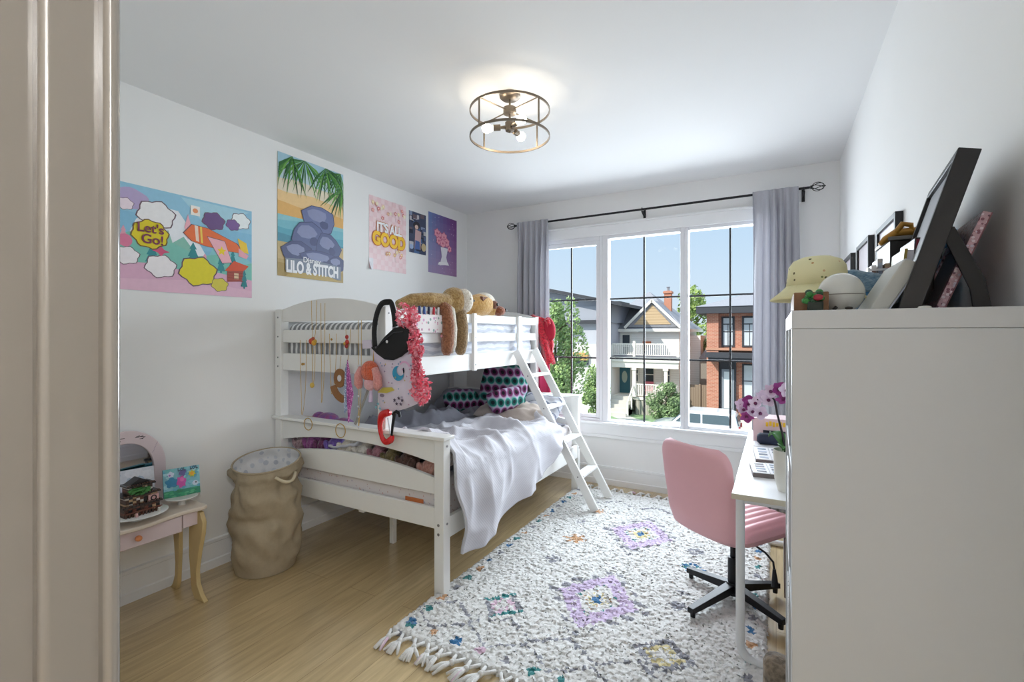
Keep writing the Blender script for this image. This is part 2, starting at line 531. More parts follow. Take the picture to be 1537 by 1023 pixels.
def curtain(name, lab, x0, x1, zt, zb, folds, seed, flare):
    def fn(u, v):
        t = 1 - v                                        # 0 top
        xs = x0 + (x1 - x0) * u
        cx = (x0 + x1)/2; xs = cx + (xs - cx) * (1 + flare * t)
        ph = folds * 2 * PI * u + .9*math.sin(5*u + seed) 
        a = (.006 + .038 * min(1, t*6)) * (0.75 + .35*math.sin(9*u + seed))
        y = 4.272 - .018*(1-min(1, t*10)) + a * math.sin(ph) + .012*nz(u*6, t*2, seed)
        x = xs + .010*math.cos(ph)*min(1, t*4) + .006*nz(u*8, t*3, seed+4)
        return (x, y, zb + (zt - zb) * v)
    m = _mats.get('grey curtain cloth')
    if m is None:
        m, nt, b = new_mat('grey curtain cloth'); _mats['grey curtain cloth'] = m
        n = nd(nt, 'ShaderNodeTexNoise', Scale=300.); nt.links.new(objco(nt, (1, 1, .2)), n.inputs['Vector'])
        nt.links.new(mixc(nt, n.outputs['Fac'], lin('#a9a9b0'), lin('#b8b8bf')), b.inputs['Base Color'])
        b.inputs['Roughness'].default_value = .8; b.inputs['Sheen Weight'].default_value = .2
        tr = nt.nodes.new('ShaderNodeBsdfTranslucent'); tr.inputs[0].default_value = lin('#9d9ca4')
        mx = nt.nodes.new('ShaderNodeMixShader'); mx.inputs[0].default_value = .12
        nt.links.new(b.outputs[0], mx.inputs[1]); nt.links.new(tr.outputs[0], mx.inputs[2])
        nt.links.new(mx.outputs[0], nt.nodes['Material Output'].inputs[0])
    g = MB().grid(fn, 110, 40, m)
    o = g.build(name, smooth=180, loc=((x0+x1)/2, 4.27, zb), fix=False)
    return tag(o, lab, 'curtain', 'grey curtains')
curtain('curtain', 'grey curtain on the bed side of the window', -2.305, -1.955, 2.545, .04, 6, 1., .02)
curtain('curtain', 'grey curtain at the desk side, behind the tall shelf unit', -.165, .150, 2.55, .04, 6, 3., .12)

# posters -----------------------------------------------------------
def poster(name, lab, ya, yb, za, zb, base, shapes, curl=0.):
    o = MB()
    PAP = M(name + ' paper', base, .42, var=.03, vs=8)
    o.bx(XL+.0005, XL+.0022, ya, yb, za, zb, PAP)
    if curl: o.grid(lambda u, v: (XL+.003+.03*(1-v)**2*(1-u)**2, ya-.003+.05*u, za-.01+.1*v), 6, 6, M('white paper back', '#eceaf0', .5))
    W, Hh = yb-ya, zb-za
    for i, (poly, hx) in enumerate(shapes):
        x = XL + .0026 + i*.00005
        pts = [(x, ya + min(1, max(0, u))*W, za + min(1, max(0, v))*Hh) for u, v in poly]
        o.quad(pts, M('print ' + hx[1:], hx, .42, var=.06, vs=40))
    ob = o.build(name, smooth=0, fix=False, loc=(XL, (ya+yb)/2, za))
    return tag(ob, lab, 'poster')
def rect(u0, v0, u1, v1): return [(u0, v0), (u1, v0), (u1, v1), (u0, v1)]
def band(cols, v0, v1, wav=0.):
    n = len(cols); o = []
    for i, c in enumerate(cols):
        b = v0 + (v1-v0)*i/n
        lo = [(u/10, b + wav*math.sin(u*.9+i*1.7)) for u in range(11)] if i else [(0, v0), (1, v0)]
        o.append((lo + [(1, v1), (0, v1)], c))
    return o
def star(cx, cy, rx, ry, k=5, inner=.45):
    return [(cx + (rx if i % 2 == 0 else rx*inner)*math.sin(PI*i/k), cy + (ry if i % 2 == 0 else ry*inner)*math.cos(PI*i/k)) for i in range(2*k)]
def pine(cx, cy, w, h): return [(cx-w*.12, cy), (cx+w*.12, cy), (cx+w*.12, cy+h*.1), (cx+w/2, cy+h*.1), (cx+w*.25, cy+h*.42), (cx+w*.4, cy+h*.42), (cx+w*.15, cy+h*.72), (cx+w*.28, cy+h*.72), (cx, cy+h), (cx-w*.28, cy+h*.72), (cx-w*.15, cy+h*.72), (cx-w*.4, cy+h*.42), (cx-w*.25, cy+h*.42), (cx-w/2, cy+h*.1), (cx-w*.12, cy+h*.1)]
OUT = '#6b5560'
def outl(poly, g=1.08):
    cx = sum(p[0] for p in poly)/len(poly); cy = sum(p[1] for p in poly)/len(poly)
    return [(cx+(p[0]-cx)*g, cy+(p[1]-cy)*g) for p in poly]
A = band(['#7fb9d6', '#86bedb', '#93c6df'], .2, 1)
A += [(blob(.08, .86, .12, .1, 24, .05), '#b7a6cd'), ([(.42, .98), (.62, .72), (.98, .98)], '#a9d4e4'), ([(.55, .2), (.72, .66), (1, .4), (1, .2)], '#88c7cf'),
      ([(-.1, .3), (.12, .68), (.30, .84), (.40, .83), (.52, .62), (.66, .3)], '#eceff4'), ([(.05, .3), (.1, .62), (.16, .56), (.2, .68), (.26, .55), (.33, .62), (.36, .5), (.44, .58), (.6, .3)], '#86bfae'),
      ([(0, .2), (0, .5), (.08, .55), (.2, .42), (.36, .5), (.55, .4), (.75, .46), (.9, .36), (1, .4), (1, .2)], '#7cc3b4'),
      ([(0, 0), (1, 0), (1, .2), (.7, .25), (.4, .24), (.2, .27), (0, .26)], '#dfb0c9'), ([(0, .1), (.5, .14), (1, .08), (1, 0), (0, 0)], '#e6bcd0')]
for cx, cy, w_, h_, c_ in ((.22, .26, .09, .22, '#2f8f95'), (.51, .28, .1, .26, '#28898f'), (.73, .25, .07, .22, '#2f8f95'), (.83, .3, .07, .22, '#28898f'), (.04, .42, .06, .18, '#e3a5b6'), (.6, .3, .06, .14, '#e3a5b6')): A.append((pine(cx, cy, w_, h_), c_))
# plain clouds, hills and a balloon where the printed figures are
cl = lambda cx, cy, r, c: [(outl(blob(cx, cy, r, r*1.05, 24, .1, 6)), OUT), (blob(cx, cy, r, r*1.05, 24, .1, 6), c)]
A += cl(.25, .75, .12, '#f1eff0') + cl(.06, .32, .075, '#f3edf0') + cl(.28, .25, .1, '#f5f0f2') + cl(.9, .86, .08, '#eef4f6') + cl(.55, .24, .135, '#e3d51f') + cl(.72, .12, .065, '#d9cc4a') + cl(.67, .8, .085, '#6c4f84') + cl(.83, .8, .055, '#7b5a97') + cl(.05, .8, .05, '#f0dfe8')
A += [(star(.28, .4, .06, .05, 4, .5), '#d3557c'), (blob(.05, .46, .045, .06), '#dd7d9d')]
A += [(outl(blob(.21, .55, .115, .13, 30, .07, 8)), '#7a5a2a'), (blob(.21, .55, .115, .13, 30, .07, 8), '#e2cf1e')]
# aeroplane
A += [([(.47, .56), (.5, .68), (.47, .82), (.445, .68)], '#eeb0bd'), (outl([(.44, .62), (.5, .72), (.62, .71), (.86, .6), (.93, .5), (.8, .5), (.6, .52), (.5, .55)], 1.04), OUT), ([(.44, .62), (.5, .72), (.62, .71), (.86, .6), (.93, .5), (.8, .5), (.6, .52), (.5, .55)], '#e8703a'),
      ([(.53, .56), (.555, .55), (.545, .715), (.52, .72)], '#f3d9c8'), ([(.57, .545), (.585, .54), (.575, .715), (.56, .715)], '#f0cf55'), (outl([(.62, .62), (.76, .6), (.82, .38), (.74, .36)], 1.05), OUT), ([(.62, .62), (.76, .6), (.82, .38), (.74, .36)], '#efb3be'), (star(.735, .49, .04, .055), '#f2d21f'), ([(.87, .66), (.95, .62), (.97, .5), (.9, .52)], '#efc93a'), ([(.88, .55), (.97, .48), (.95, .44), (.88, .46)], '#eba9b6')]
# log cabin, heart bubble
A += [([(.78, .16), (.93, .18), (.93, .32), (.78, .3)], '#a8493a'), ([(.76, .28), (.84, .4), (.97, .36), (.93, .3)], '#d8532f'), ([(.84, .2), (.88, .2), (.88, .27), (.84, .27)], '#e6c7a2'), (pine(.93, .1, .06, .22), '#23848b'), (rect(.49, .82, .56, .92), '#f4efe8'), (blob(.525, .87, .02, .025), '#ec9a6a')]
for k in range(4): A.append((rect(.785, .175+.03*k, .925, .18+.03*k), '#7d362c'))
p1 = poster('landscape_poster', 'wide cartoon landscape poster with orange aeroplane on left wall', 1.172, 1.902, 1.653, 2.217, '#8fc3da', A)
text('lettering', "Let's\n Go!", (XL+.008, 1.172+.21*.73, 1.653+.55*.564), .07, M('maroon print', '#7d3550', .5), parent=p1, off=.0012)

B = band(['#a98f52', '#b9a06a', '#c3ae7c'], 0, .3, .012) + band(['#4f8fa3', '#5fa7ba', '#79b9c6', '#8cc3cb'], .28, .52, .01) + band(['#e3b26a', '#ecc890', '#e4d8c2', '#bcd3da', '#a4c9da'], .5, 1., .01)
B += [([(0, .22), (.3, .3), (.5, .26), (1, .32), (1, .12), (0, .14)], '#c6ae7d')]
for (bx_, by_, ang0, n_) in ((.38, 1.02, 205, 15), (.95, 1.0, 200, 15), (.98, .86, 215, 13), (.7, 1.02, 235, 13), (.2, 1.0, 220, 10)):
    for k in range(n_):
        a = math.radians(ang0 + k*8.5 + rs.uniform(-3, 3)); L = rs.uniform(.28, .42)
        dx, dy = math.cos(a)*L*1.25, math.sin(a)*L*.8
        B.append(([(bx_, by_), (bx_+dx*.5-dy*.04, by_+dy*.5+dx*.03), (bx_+dx, by_+dy-.03), (bx_+dx*.5+dy*.04, by_+dy*.5-dx*.03)], ['#2f6a34', '#4a8a3a', '#6aa348', '#255a30'][k % 4]))
# smooth beach rocks in the middle of the picture
for cx, cy, rx, ry, c_ in ((.6, .52, .25, .13, '#6d76a0'), (.44, .36, .25, .13, '#626b93'), (.74, .30, .2, .12, '#5a6389'), (.28, .2, .22, .10, '#525a80'), (.62, .17, .3, .09, '#565e86'), (.88, .16, .14, .07, '#4c5378')):
    q = [(cx + rx*math.cos(a)*(1+.12*math.sin(3*a+cx*20)), cy + ry*math.sin(a)*(1+.1*math.cos(2*a+cx*11))) for a in [2*PI*i/9 for i in range(9)]]
    B += [(outl(q, 1.05), '#474d70'), (q, c_), ([(cx+(x-cx)*.6-rx*.12, cy+(y-cy)*.45+ry*.3) for x, y in q], '#8a91b4'), ([(cx+(x-cx)*.28+rx*.3, cy+(y-cy)*.3-ry*.25) for x, y in q], '#4f577c')]
B += [([(.1, .05), (.95, .02), (.95, .14), (.5, .17), (.1, .15)], '#7d8797'), (blob(.5, 0.0, .4, .05), '#b79c54')]
p2 = poster('beach_poster', 'tall beach poster with palm fronds and blue-grey rocks', 2.086, 2.655, 1.821, 2.676, '#c3ae7c', B)
WP = M('white print', '#f2f2f4', .5)
text('lettering', 'LILO & STITCH', (XL+.009, 2.375, 1.89), .115, WP, parent=p2, off=.005, sx=.60)
text('lettering', 'Disney', (XL+.009, 2.36, 1.955), .055, WP, parent=p2, off=.0004)

Cc = []
for i in range(10):
    for j in range(14):
        if (i+j) % 2: Cc.append((rect(i/10, j/14, (i+1)/10, (j+1)/14), '#efcfd2'))
for k in range(26):
    u, v = rs.uniform(.08, .95), rs.choice([rs.uniform(.72, .95), rs.uniform(.18, .36)])
    c_ = ['#e6b36a', '#d9737a', '#f3dca8', '#d79a7e', '#e88f8f', '#f6ead0'][k % 6]
    Cc += [(star(u, v, .045, .034, 6, .6), c_), (blob(u, v, .014, .011, 10), '#f5eccf')]
Cc += [(rect(.17, .545, .93, .63), '#e8a29a'), (outl(rect(.12, .38, .95, .53), 1.03), '#d97f2f')]
Cc.pop(); Cc.pop()
p3 = poster('checked_poster', 'pink checked poster with cheerful yellow and white lettering', 2.93, 3.384, 1.972, 2.593, '#f3dadc', Cc, curl=1)
text('lettering', "IT'S ALL", (XL+.008, 3.165, 2.338), .108, M('orange print', '#d8894e', .5), parent=p3, off=.010, sx=.83)
text('lettering', "IT'S ALL", (XL+.0095, 3.165, 2.338), .108, WP, parent=p3, off=.005, sx=.83)
text('lettering', 'GOOD', (XL+.008, 3.165, 2.235), .15, M('deep orange print', '#cf6a1c', .5), parent=p3, off=.014, sx=.86)
text('lettering', 'GOOD', (XL+.0095, 3.165, 2.235), .15, M('yellow print', '#f3c327', .5), parent=p3, off=.008, sx=.86)

Dd = []
for k in range(40):
    u, v = rs.rand(2); Dd.append((rect(u-.12, v-.05, u+.12, v+.05), ['#2b3350', '#55648a', '#39435f', '#8b9ab8', '#1f2438', '#c4c0c4', '#6b5a63', '#45699a'][k % 8]))
Dd += [(blob(.42, .68, .2, .1), '#26222f'), ([(.3, .1), (.65, .1), (.7, .55), (.35, .58)], '#c9a6a6'), ([(.32, .1), (.62, .1), (.6, .3), (.35, .32)], '#4a68a8'), (blob(.42, .64, .1, .055), '#d9bdb0'), (blob(.12, .14, .12, .06), '#9fb4d6'), (blob(.85, .18, .14, .1), '#c8b48a')]
poster('collage_poster', 'small dark blue collage poster, narrowest of the five', 3.430, 3.675, 2.186, 2.574, '#3d4864', Dd)
Ee = []
for i in range(8):
    for j in range(8):
        t = min(1, max(0, .25 + i/7*.8 - (7-j)/7*.25)); s_ = j/7
        a_, b_ = np.array((106, 152, 200)), np.array((112, 58, 128)); lo_ = np.array((186, 140, 176))
        c_ = (a_*(1-t)+b_*t)*(.35+.65*s_) + lo_*(1-s_)*.65
        Ee.append((rect(i/8, j/8, (i+1)/8, (j+1)/8), '#%02x%02x%02x' % tuple(int(x) for x in c_)))
for k in range(30):
    u, v = rs.rand(2); Ee.append((star(u, v, .014, .01, 4, .3), '#e9dff2'))
for u, v, r_ in ((.28, .68, .1), (.4, .62, .11), (.52, .64, .11), (.62, .56, .1), (.34, .56, .09), (.48, .53, .1), (.72, .46, .075)):
    Ee += [(star(u, v, r_*1.15, r_*.9, 6, .75), '#c9688c'), (star(u, v, r_, r_*.75, 6, .7), '#eba3b6'), (blob(u, v, .025, .02, 10), '#c85c80')]
Ee += [([(.36, .14), (.66, .18), (.6, .3), (.66, .46), (.4, .46), (.44, .3)], '#e9e6ee'), ([(.3, .15), (.7, .17), (.66, .22), (.34, .2)], '#f3f1f6')]
poster('flower_poster', 'purple starry poster with pink flowers in white vase', 3.713, 4.183, 2.03, 2.627, '#8e6aa8', Ee)
# ------------------------------------------------------------------ bunk bed
BX0, BX1, BY0, BY1 = -2.985, -1.56, 2.06, 4.10      # outer size of the full-width lower bunk
UX = -1.98                                          # outer side of the narrow upper bunk
bed = thing('bunk_bed', 'white wooden bunk bed, narrow bunk over wide bunk, with ladder', 'bunk bed', ((BX0+BX1)/2, 3.08, 0))
P = WHITE_PAINT
def post(x, y, z0, z1, sx=.06, sy=.06): 
    o = MB().bx(x, x+sx, y, y+sy, z0, z1, P).build('post', bed, bev=.004)
    return o
front_posts = []
for y in (BY0, BY1-.06):
    front_posts.append(post(BX0, y, 0, 1.585))
    post(BX1-.065, y, 0, .847, .065)
    post(UX-.06, y, .86, 1.58)
def arcpts(x0, x1, ze, zm, n=20, e=1.):
    return [(x0+(x1-x0)*i/n, ze+(zm-ze)*(1-abs(2*i/n-1)**(2*e))) for i in range(n+1)]
for (ya, yb) in ((BY0+.016, BY0+.04), (BY1-.04, BY1-.016)):
    up = [(-2.925, 1.5), (-2.04, 1.5)] + arcpts(-2.925, -2.04, 1.585, 1.644)[::-1]
    MB().prism(up, 'y', ya, yb, P).build('arched_panel', bed, bev=.002)
    MB().bx(-2.925, -2.04, ya, yb, 1.36, 1.445, P).build('end_rail', bed, bev=.003)
    MB().bx(-2.925, -2.04, ya, yb, 1.175, 1.288, P).build('end_rail', bed, bev=.003)
    lowp = [(-1.625, .846), (-2.925, .846)] + arcpts(-2.925, -1.625, .708, .768)
    MB().prism(lowp, 'y', ya, yb, P).build('footboard_panel', bed, bev=.002)
    mid = [(-2.925, .543), (-1.625, .543)] + arcpts(-2.925, -1.625, .630, .692)[::-1]
    MB().prism(mid, 'y', ya, yb, P).build('footboard_panel', bed, bev=.002)
    MB().bx(-2.925, -1.625, ya, yb, .354, .467, P).build('end_rail', bed, bev=.003)
    yc = (ya+yb)/2
    MB().bx(BX0-.008, BX1+.018, yc-.05, yc+.05, .846, .866, P).build('cap_board', bed, bev=.004)
for x0, x1 in ((BX1-.03, BX1-.004), (BX0+.006, BX0+.03)):
    MB().bx(x0, x1, BY0+.06, BY1-.06, .305, .42, P).build('side_rail', bed, bev=.003)
for x0, x1 in ((UX-.026, UX-.002), (BX0+.006, BX0+.03)):
    MB().bx(x0, x1, BY0+.06, BY1-.06, 1.15, 1.272, P).build('side_rail', bed, bev=.003)
    MB().bx(x0, x1, BY0+.06, BY1-.06, 1.36, 1.425, P).build('guard_rail', bed, bev=.003)
    MB().bx(x0, x1, BY0+.06, BY1-.06, 1.5, 1.565, P).build('guard_rail', bed, bev=.003)
for y0, y1 in ((2.957, 2.997), (3.66, 3.72)):
    MB().bx(UX-.002, UX+.022, y0, y1, 1.145, 1.572, P).build('guard_stile', bed, bev=.003)
sl = MB(); sl2 = MB()
for k in range(13):
    y = 2.2 + k*.145
    sl.bx(BX0+.03, UX-.026, y, y+.07, 1.19, 1.208, P)
    sl2.bx(BX0+.03, BX1-.03, y, y+.07, .352, .37, P)
sl.build('slats', bed, smooth=0); sl2.build('slats', bed, smooth=0)
MB().bx(-2.3, -2.26, BY0+.1, BY1-.1, .3, .352, P).build('centre_rail', bed)
for y in (2.43, 3.1, 3.75): MB().bx(-2.297, -2.263, y, y+.034, 0, .3, P).build('support_leg', bed, bev=.003)
for z in (1.53, 1.4, 1.26, 1.2): MB().lathe([(.001, -.003), (.006, -.002), (.006, .001)], (BX0+.03, BY0, z), BOLT, 10, 'y').build('bolt', bed)
for z in (.385, .335): MB().lathe([(.001, -.003), (.008, -.002), (.008, .001)], (BX1-.035, BY0, z), BOLT, 12, 'y').build('bolt', bed)
for y, z in ((BY0+.03, .81), (BY0+.03, .39), (BY1-.03, .39)): MB().lathe([(.007, -.001), (.007, .002), (.001, .003)], (BX1, y, z), BOLT, 12, 'x').build('bolt', bed)
for z in (1.54, 1.38, 1.21): MB().lathe([(.006, -.001), (.006, .002), (.001, .003)], (UX, BY0+.03, z), BOLT, 10, 'x').build('bolt', bed)
for z in (1.53, 1.39, 1.19): MB().lathe([(.005, -.001), (.005, .002), (.001, .003)], (UX+.022, 2.977, z), BOLT, 10, 'x').build('bolt', bed)
# ladder: two stiles and four rungs leaning on the upper side rail
lb, lt_ = Vector((-1.245, 0, .026)), Vector((-1.955, 0, 1.275))
la = thing('ladder', None, None, (0, 0, 0)); la.parent = bed; la.location = Vector((-1.6, 3.8, 0)) - bed.location
def ladder_pt(t, y): p = lb + (lt_-lb)*t; return Vector((p.x, y, p.z))
lad_dir = (lt_-lb).normalized(); lad_n = Vector((lad_dir.z, 0, -lad_dir.x))
for y in (3.60, 3.955):
    MB().bar(ladder_pt(0, y)+Vector((.0,0,0)), ladder_pt(1, y), .024, .068, P, up=lad_n).build('stile', la, bev=.003)
for t in (.2, .41, .62, .83):
    c = ladder_pt(t, 0)
    MB().bx(c.x-.042, c.x+.042, 3.612, 3.943, c.z-.011, c.z+.011, P).build('rung', la, bev=.004)
for t in (.2, .41, .62, .83):
    c = ladder_pt(t, 3.587); MB().lathe([(.001, -.003), (.006, -.002), (.006, .002)], c, BOLT, 10, 'y').build('bolt', la)

# ------------------------------------------------------------------ bedding
ST = stripes('grey and white striped sheet', 0, .046, '#8b8c8e', '#e7e7e8', .55, .85, .02)
SHEET = M('pale grey blue bedding', '#c3c6ce', .9, var=.05, vs=30)
mt = MB()
def pillowy(x0, x1, y0, y1, z0, z1, r, mat, mb, nx=50, ny=60, wr=.0):
    def fn(u, v):
        # rounded slab: cross-section loop in u, along y in v
        return None
    n = 10
    loop = []
    for cx, cz, a0 in ((x1-r, z1-r, 90), (x0+r, z1-r, 180), (x0+r, z0+r, 270), (x1-r, z0+r, 0)):
        pass
    mb.bx(x0, x1, y0, y1, z0, z1, mat)
mattress = thing('mattress', 'mattress of the upper bunk in grey and white striped sheet', 'mattress', (-2.49, 3.08, 1.21))
MB().bx(-2.945, -2.03, 2.112, 4.05, 1.21, 1.492, ST).build('sheet', mattress, bev=.055, bseg=5)
# crumpled cover showing between the side guard rails
def cov(u, v):
    y = 2.2 + 1.8*u
    s_ = v*.42
    z = 1.515 - max(0, s_-.12)*.95
    x = -2.122 + min(s_, .12)*.85
    f = .008*nz(y*5, s_*26, 2) + .006*nz(y*13, s_*40, 5)
    return (min(x + f + .004*math.sin(s_*60+y*3), -2.010), y, z + .01*nz(y*4, s_*6, 8))
MB().grid(cov, 120, 40, stripes('pale blue rumpled cover', 2, .05, '#c9cdd8', '#e2e4ea', .45, .9, .05)).build('cover', mattress, smooth=180, solid=.004)

FLOWER = spots('white cotton with tiny flowers', '#dcd6d6', ['#c9b4c0', '#cfa9a0', '#b9b3c4', '#d3c7c0', '#c4a8a0'], 42., .2, .9)
m2 = thing('mattress', 'mattress of the lower bunk in white sheet with tiny flowers', 'mattress', (-2.27, 3.08, .372))
MB().bx(-2.94, -1.605, 2.112, 4.04, .372, .60, FLOWER).build('sheet', m2, bev=.04, bseg=4)
label(MB().bx(-1.87, -1.74, 2.106, 2.1125, .445, .485, M('orange fabric label', '#c8743f', .7)).build('tag', m2), 'orange fabric tag')

def duvet_mat():
    m, nt, b = new_mat('lilac white waffle duvet')
    co = objco(nt)
    wv = nd(nt, 'ShaderNodeTexWave', Scale=34., Distortion=1.2); wv.bands_direction = 'DIAGONAL'
    nt.links.new(co, wv.inputs['Vector'])
    n = nd(nt, 'ShaderNodeTexNoise', Scale=5., Detail=3.); nt.links.new(co, n.inputs['Vector'])
    nt.links.new(mixc(nt, n.outputs['Fac'], lin('#c3c2c9'), lin('#d0cfd5')), b.inputs['Base Color'])
    b.inputs['Roughness'].default_value = .9; b.inputs['Sheen Weight'].default_value = .2
    bump(nt, b, wv.outputs['Fac'], .11, .004)
    return m
DUV = duvet_mat()
def fold(x, y, amp=1.):
    a = mn.turbulence(Vector((x*2.1, y*2.1, .3)), 3, False)
    r = 1 - abs(nz(x*2.3+y*1.4, y*2.6-x, 3.)) * 2
    r2 = 1 - abs(nz(x*4.5-y*2, y*4.1+x, 7.)) * 2
    r3 = 1 - abs(nz(x*7+y*5, y*8-x*3, 12.)) * 2
    return amp*(.070*max(0, r)**3 + .034*max(0, r2)**3 + .010*max(0, r3)**2 + .03*a)
HEM = [(2.13, .21), (2.28, .2), (2.5, .235), (2.76, .31), (3.1, .36), (3.35, .43), (3.5, .53), (3.75, .6)]
def duvet(u, v):
    y = 2.135 + (3.62-2.135)*u
    x0 = -2.55 + .35*max(0, u-.25) + .05*math.sin(u*9)
    top = -1.545
    hem = lerp(HEM, y)
    Ltop = top - x0; zt = .655; Ld = max(.01, zt-.03-hem)
    s_ = v*(Ltop+Ld)
    yy = y
    if s_ < Ltop:
        x = x0 + s_; e = min(1, (Ltop-s_)/.12)
        z = .645 + .03*math.sin(min(1, (Ltop-s_)/.1)*PI/2) + fold(x, y)*(.35+.65*e)*min(1, .35+v*2)
        if u > .9: z += .03*(1-(u-.9)/.1) * 0 
        if y < 2.3: z += .10*max(0, 1-(y-2.135)/.2)*max(0, min(1, (x+2.5)/.5))
    else:
        d = s_-Ltop
        x = top + .030*max(0, 1-2.2*abs(nz(y*3.2+d*2.6, y*1.2-d*2.2, 21)))**2*min(1, d*9) + .014*math.sin(y*13+d*6)*min(1, d*9) + .02*nz(y*4, d*4, 9) + .03*min(1, d*6) + .05*d*(1-u)
        z = zt-.03 + .0 - d
        yy = y + .10*d*max(0, (.35-u)) + .03*nz(y*3, d*5, 2)*min(1, d*4)
        zz = fold(top, y)*max(0, 1-d*4)*.35
        z += zz
        x = max(x, -1.537)
    yy = max(yy, 2.135 if x < BX1+.03 else 2.12)
    return (x, yy, z)
dv = MB().grid(duvet, 150, 110, DUV).build('duvet', smooth=180, solid=.016, loc=(-2.0, 2.8, .6))
tag(dv, 'crumpled pale lilac duvet hanging over the side of the lower bunk', 'duvet')
GREY = M('grey cotton', '#a2a3ad', .9, var=.06, vs=8, bmp=.1, bs=200)
def blanket(u, v):
    x = -2.93 + (1.28)*u; y = 2.55 + 1.42*v
    z = .615 + fold(x+5, y+2, 1.25) + .075*math.sin(min(1, v*1.3)*PI)*(1-.5*u) 
    e = min(u, 1-u, v*.8, 1-v)*10
    du = (y-2.135)/1.485; x0 = -2.55 + .35*max(0, du-.25) + .05*math.sin(du*9)
    k = 1-max(0, min(1, (x-x0+.06)/.14)) if du < 1.03 else 1
    return (x + .05*nz(y*3, 1, 4)*k, y - .25*u*(1-v), .604 + (z-.604)*min(1, e)*max(.04, k))
bl = MB().grid(blanket, 90, 90, GREY).build('blanket', smooth=180, solid=.012, loc=(-2.3, 3.2, .6))
tag(bl, 'rumpled grey blanket bunched along the wall of the lower bunk', 'blanket')
def cushion(mb, c, w, d, h, mat, rot, wr=.012, seed=0, n=26):
    Rm = rot.to_matrix(); c = Vector(c)
    for sgn in (1, -1):
        def fn(u, v):
            a, b = 2*u-1, 2*v-1
            k = max(0, (1-a**4)*(1-b**4))**.5
            pin = 1-.08*(1-abs(a))*(abs(b)**3) 
            p = Vector((a*w/2*(1-.06*b*b), b*d/2*(1-.06*a*a), sgn*h/2*k + wr*nz(a*3+seed, b*3, sgn)*k))
            return tuple(c + Rm @ p)
        mb.grid(fn, n, n, mat)
    return mb
from mathutils import Euler
o = cushion(MB(), (-2.02, 3.63, .735), .62, .36, .15, M('beige cotton', '#bfb2a8', .9, var=.06), Euler((.25, .06, -.08)), .04, 3).build('pillow', smooth=180, loc=(-2.02, 3.63, .66))
tag(o, 'crumpled beige pillow in front of the patterned backrest cushion', 'pillow')
o = cushion(MB(), (-1.86, 3.86, .755), .42, .3, .13, stripes('white pillow with blue grey stripes', 1, .055, '#8a90a2', '#d4d6de', .22, .9, .05), Euler((.75, .1, -.1)), .03, 8).build('pillow', smooth=180, loc=(-1.86, 3.86, .7))
tag(o, 'blue-grey striped pillow behind the ladder of the lower bunk', 'pillow')
o = cushion(MB(), (-2.66, 3.78, .77), .5, .36, .15, GREY, Euler((.5, .0, .1)), .03, 5).build('pillow', smooth=180, loc=(-2.66, 3.78, .7))
tag(o, 'plain grey pillow at the wall end of the lower bunk', 'pillow')

# reading pillow: ring pattern in rows of teal and plum
def ring_cloth():
    m, nt, b = new_mat('plush with teal and plum rings')
    tc = nt.nodes.new('ShaderNodeTexCoord'); sp = nt.nodes.new('ShaderNodeSeparateXYZ'); nt.links.new(tc.outputs['Object'], sp.inputs[0])
    def mth(op, a, b_=None):
        n = nd(nt, 'ShaderNodeMath', operation=op)
        for i, q in enumerate((a, b_)):
            if q is None: continue
            if hasattr(q, 'is_output'): nt.links.new(q, n.inputs[i])
            else: n.inputs[i].default_value = q
        return n.outputs[0]
    S = .085
    row = mth('FLOOR', mth('DIVIDE', sp.outputs[2], S*.87)); par = mth('MODULO', mth('ABSOLUTE', row), 2.)
    xs = mth('ADD', mth('DIVIDE', mth('ADD', sp.outputs[0], mth('MULTIPLY', sp.outputs[1], .9)), S), mth('MULTIPLY', par, .5))
    fx = mth('SUBTRACT', mth('FRACT', xs), .5); fz = mth('SUBTRACT', mth('FRACT', mth('DIVIDE', sp.outputs[2], S*.87)), .5)
    d = mth('SQRT', mth('ADD', mth('MULTIPLY', fx, fx), mth('MULTIPLY', fz, fz)))
    teal = ramp(nt, d, [(0, lin('#10262b')), (.22, lin('#1c655f')), (.40, lin('#56b3a2')), (.49, lin('#b9b4c6'))], 'CONSTANT')
    plum = ramp(nt, d, [(0, lin('#1d1020')), (.22, lin('#702a5a')), (.40, lin('#a573a0')), (.49, lin('#b9b4c6'))], 'CONSTANT')
    nt.links.new(mixc(nt, par, teal, plum), b.inputs['Base Color'])
    b.inputs['Roughness'].default_value = .9
    return m
RC = ring_cloth()
rp = thing('reading_pillow', 'backrest reading pillow with teal and plum ring pattern', 'cushion', (-2.25, 3.75, .66))
cushion(MB(), (-2.23, 3.86, .90), .47, .50, .24, RC, Euler((1.25, 0, 0)), .02, 1).build('backrest', rp, smooth=180)
cushion(MB(), (-2.56, 3.66, .80), .34, .19, .17, RC, Euler((.5, 0, .9)), .02, 2).build('arm', rp, smooth=180)
cushion(MB(), (-2.04, 3.58, .85), .36, .20, .17, RC, Euler((.9, -.1, 1.25)), .02, 4).build('arm', rp, smooth=180)

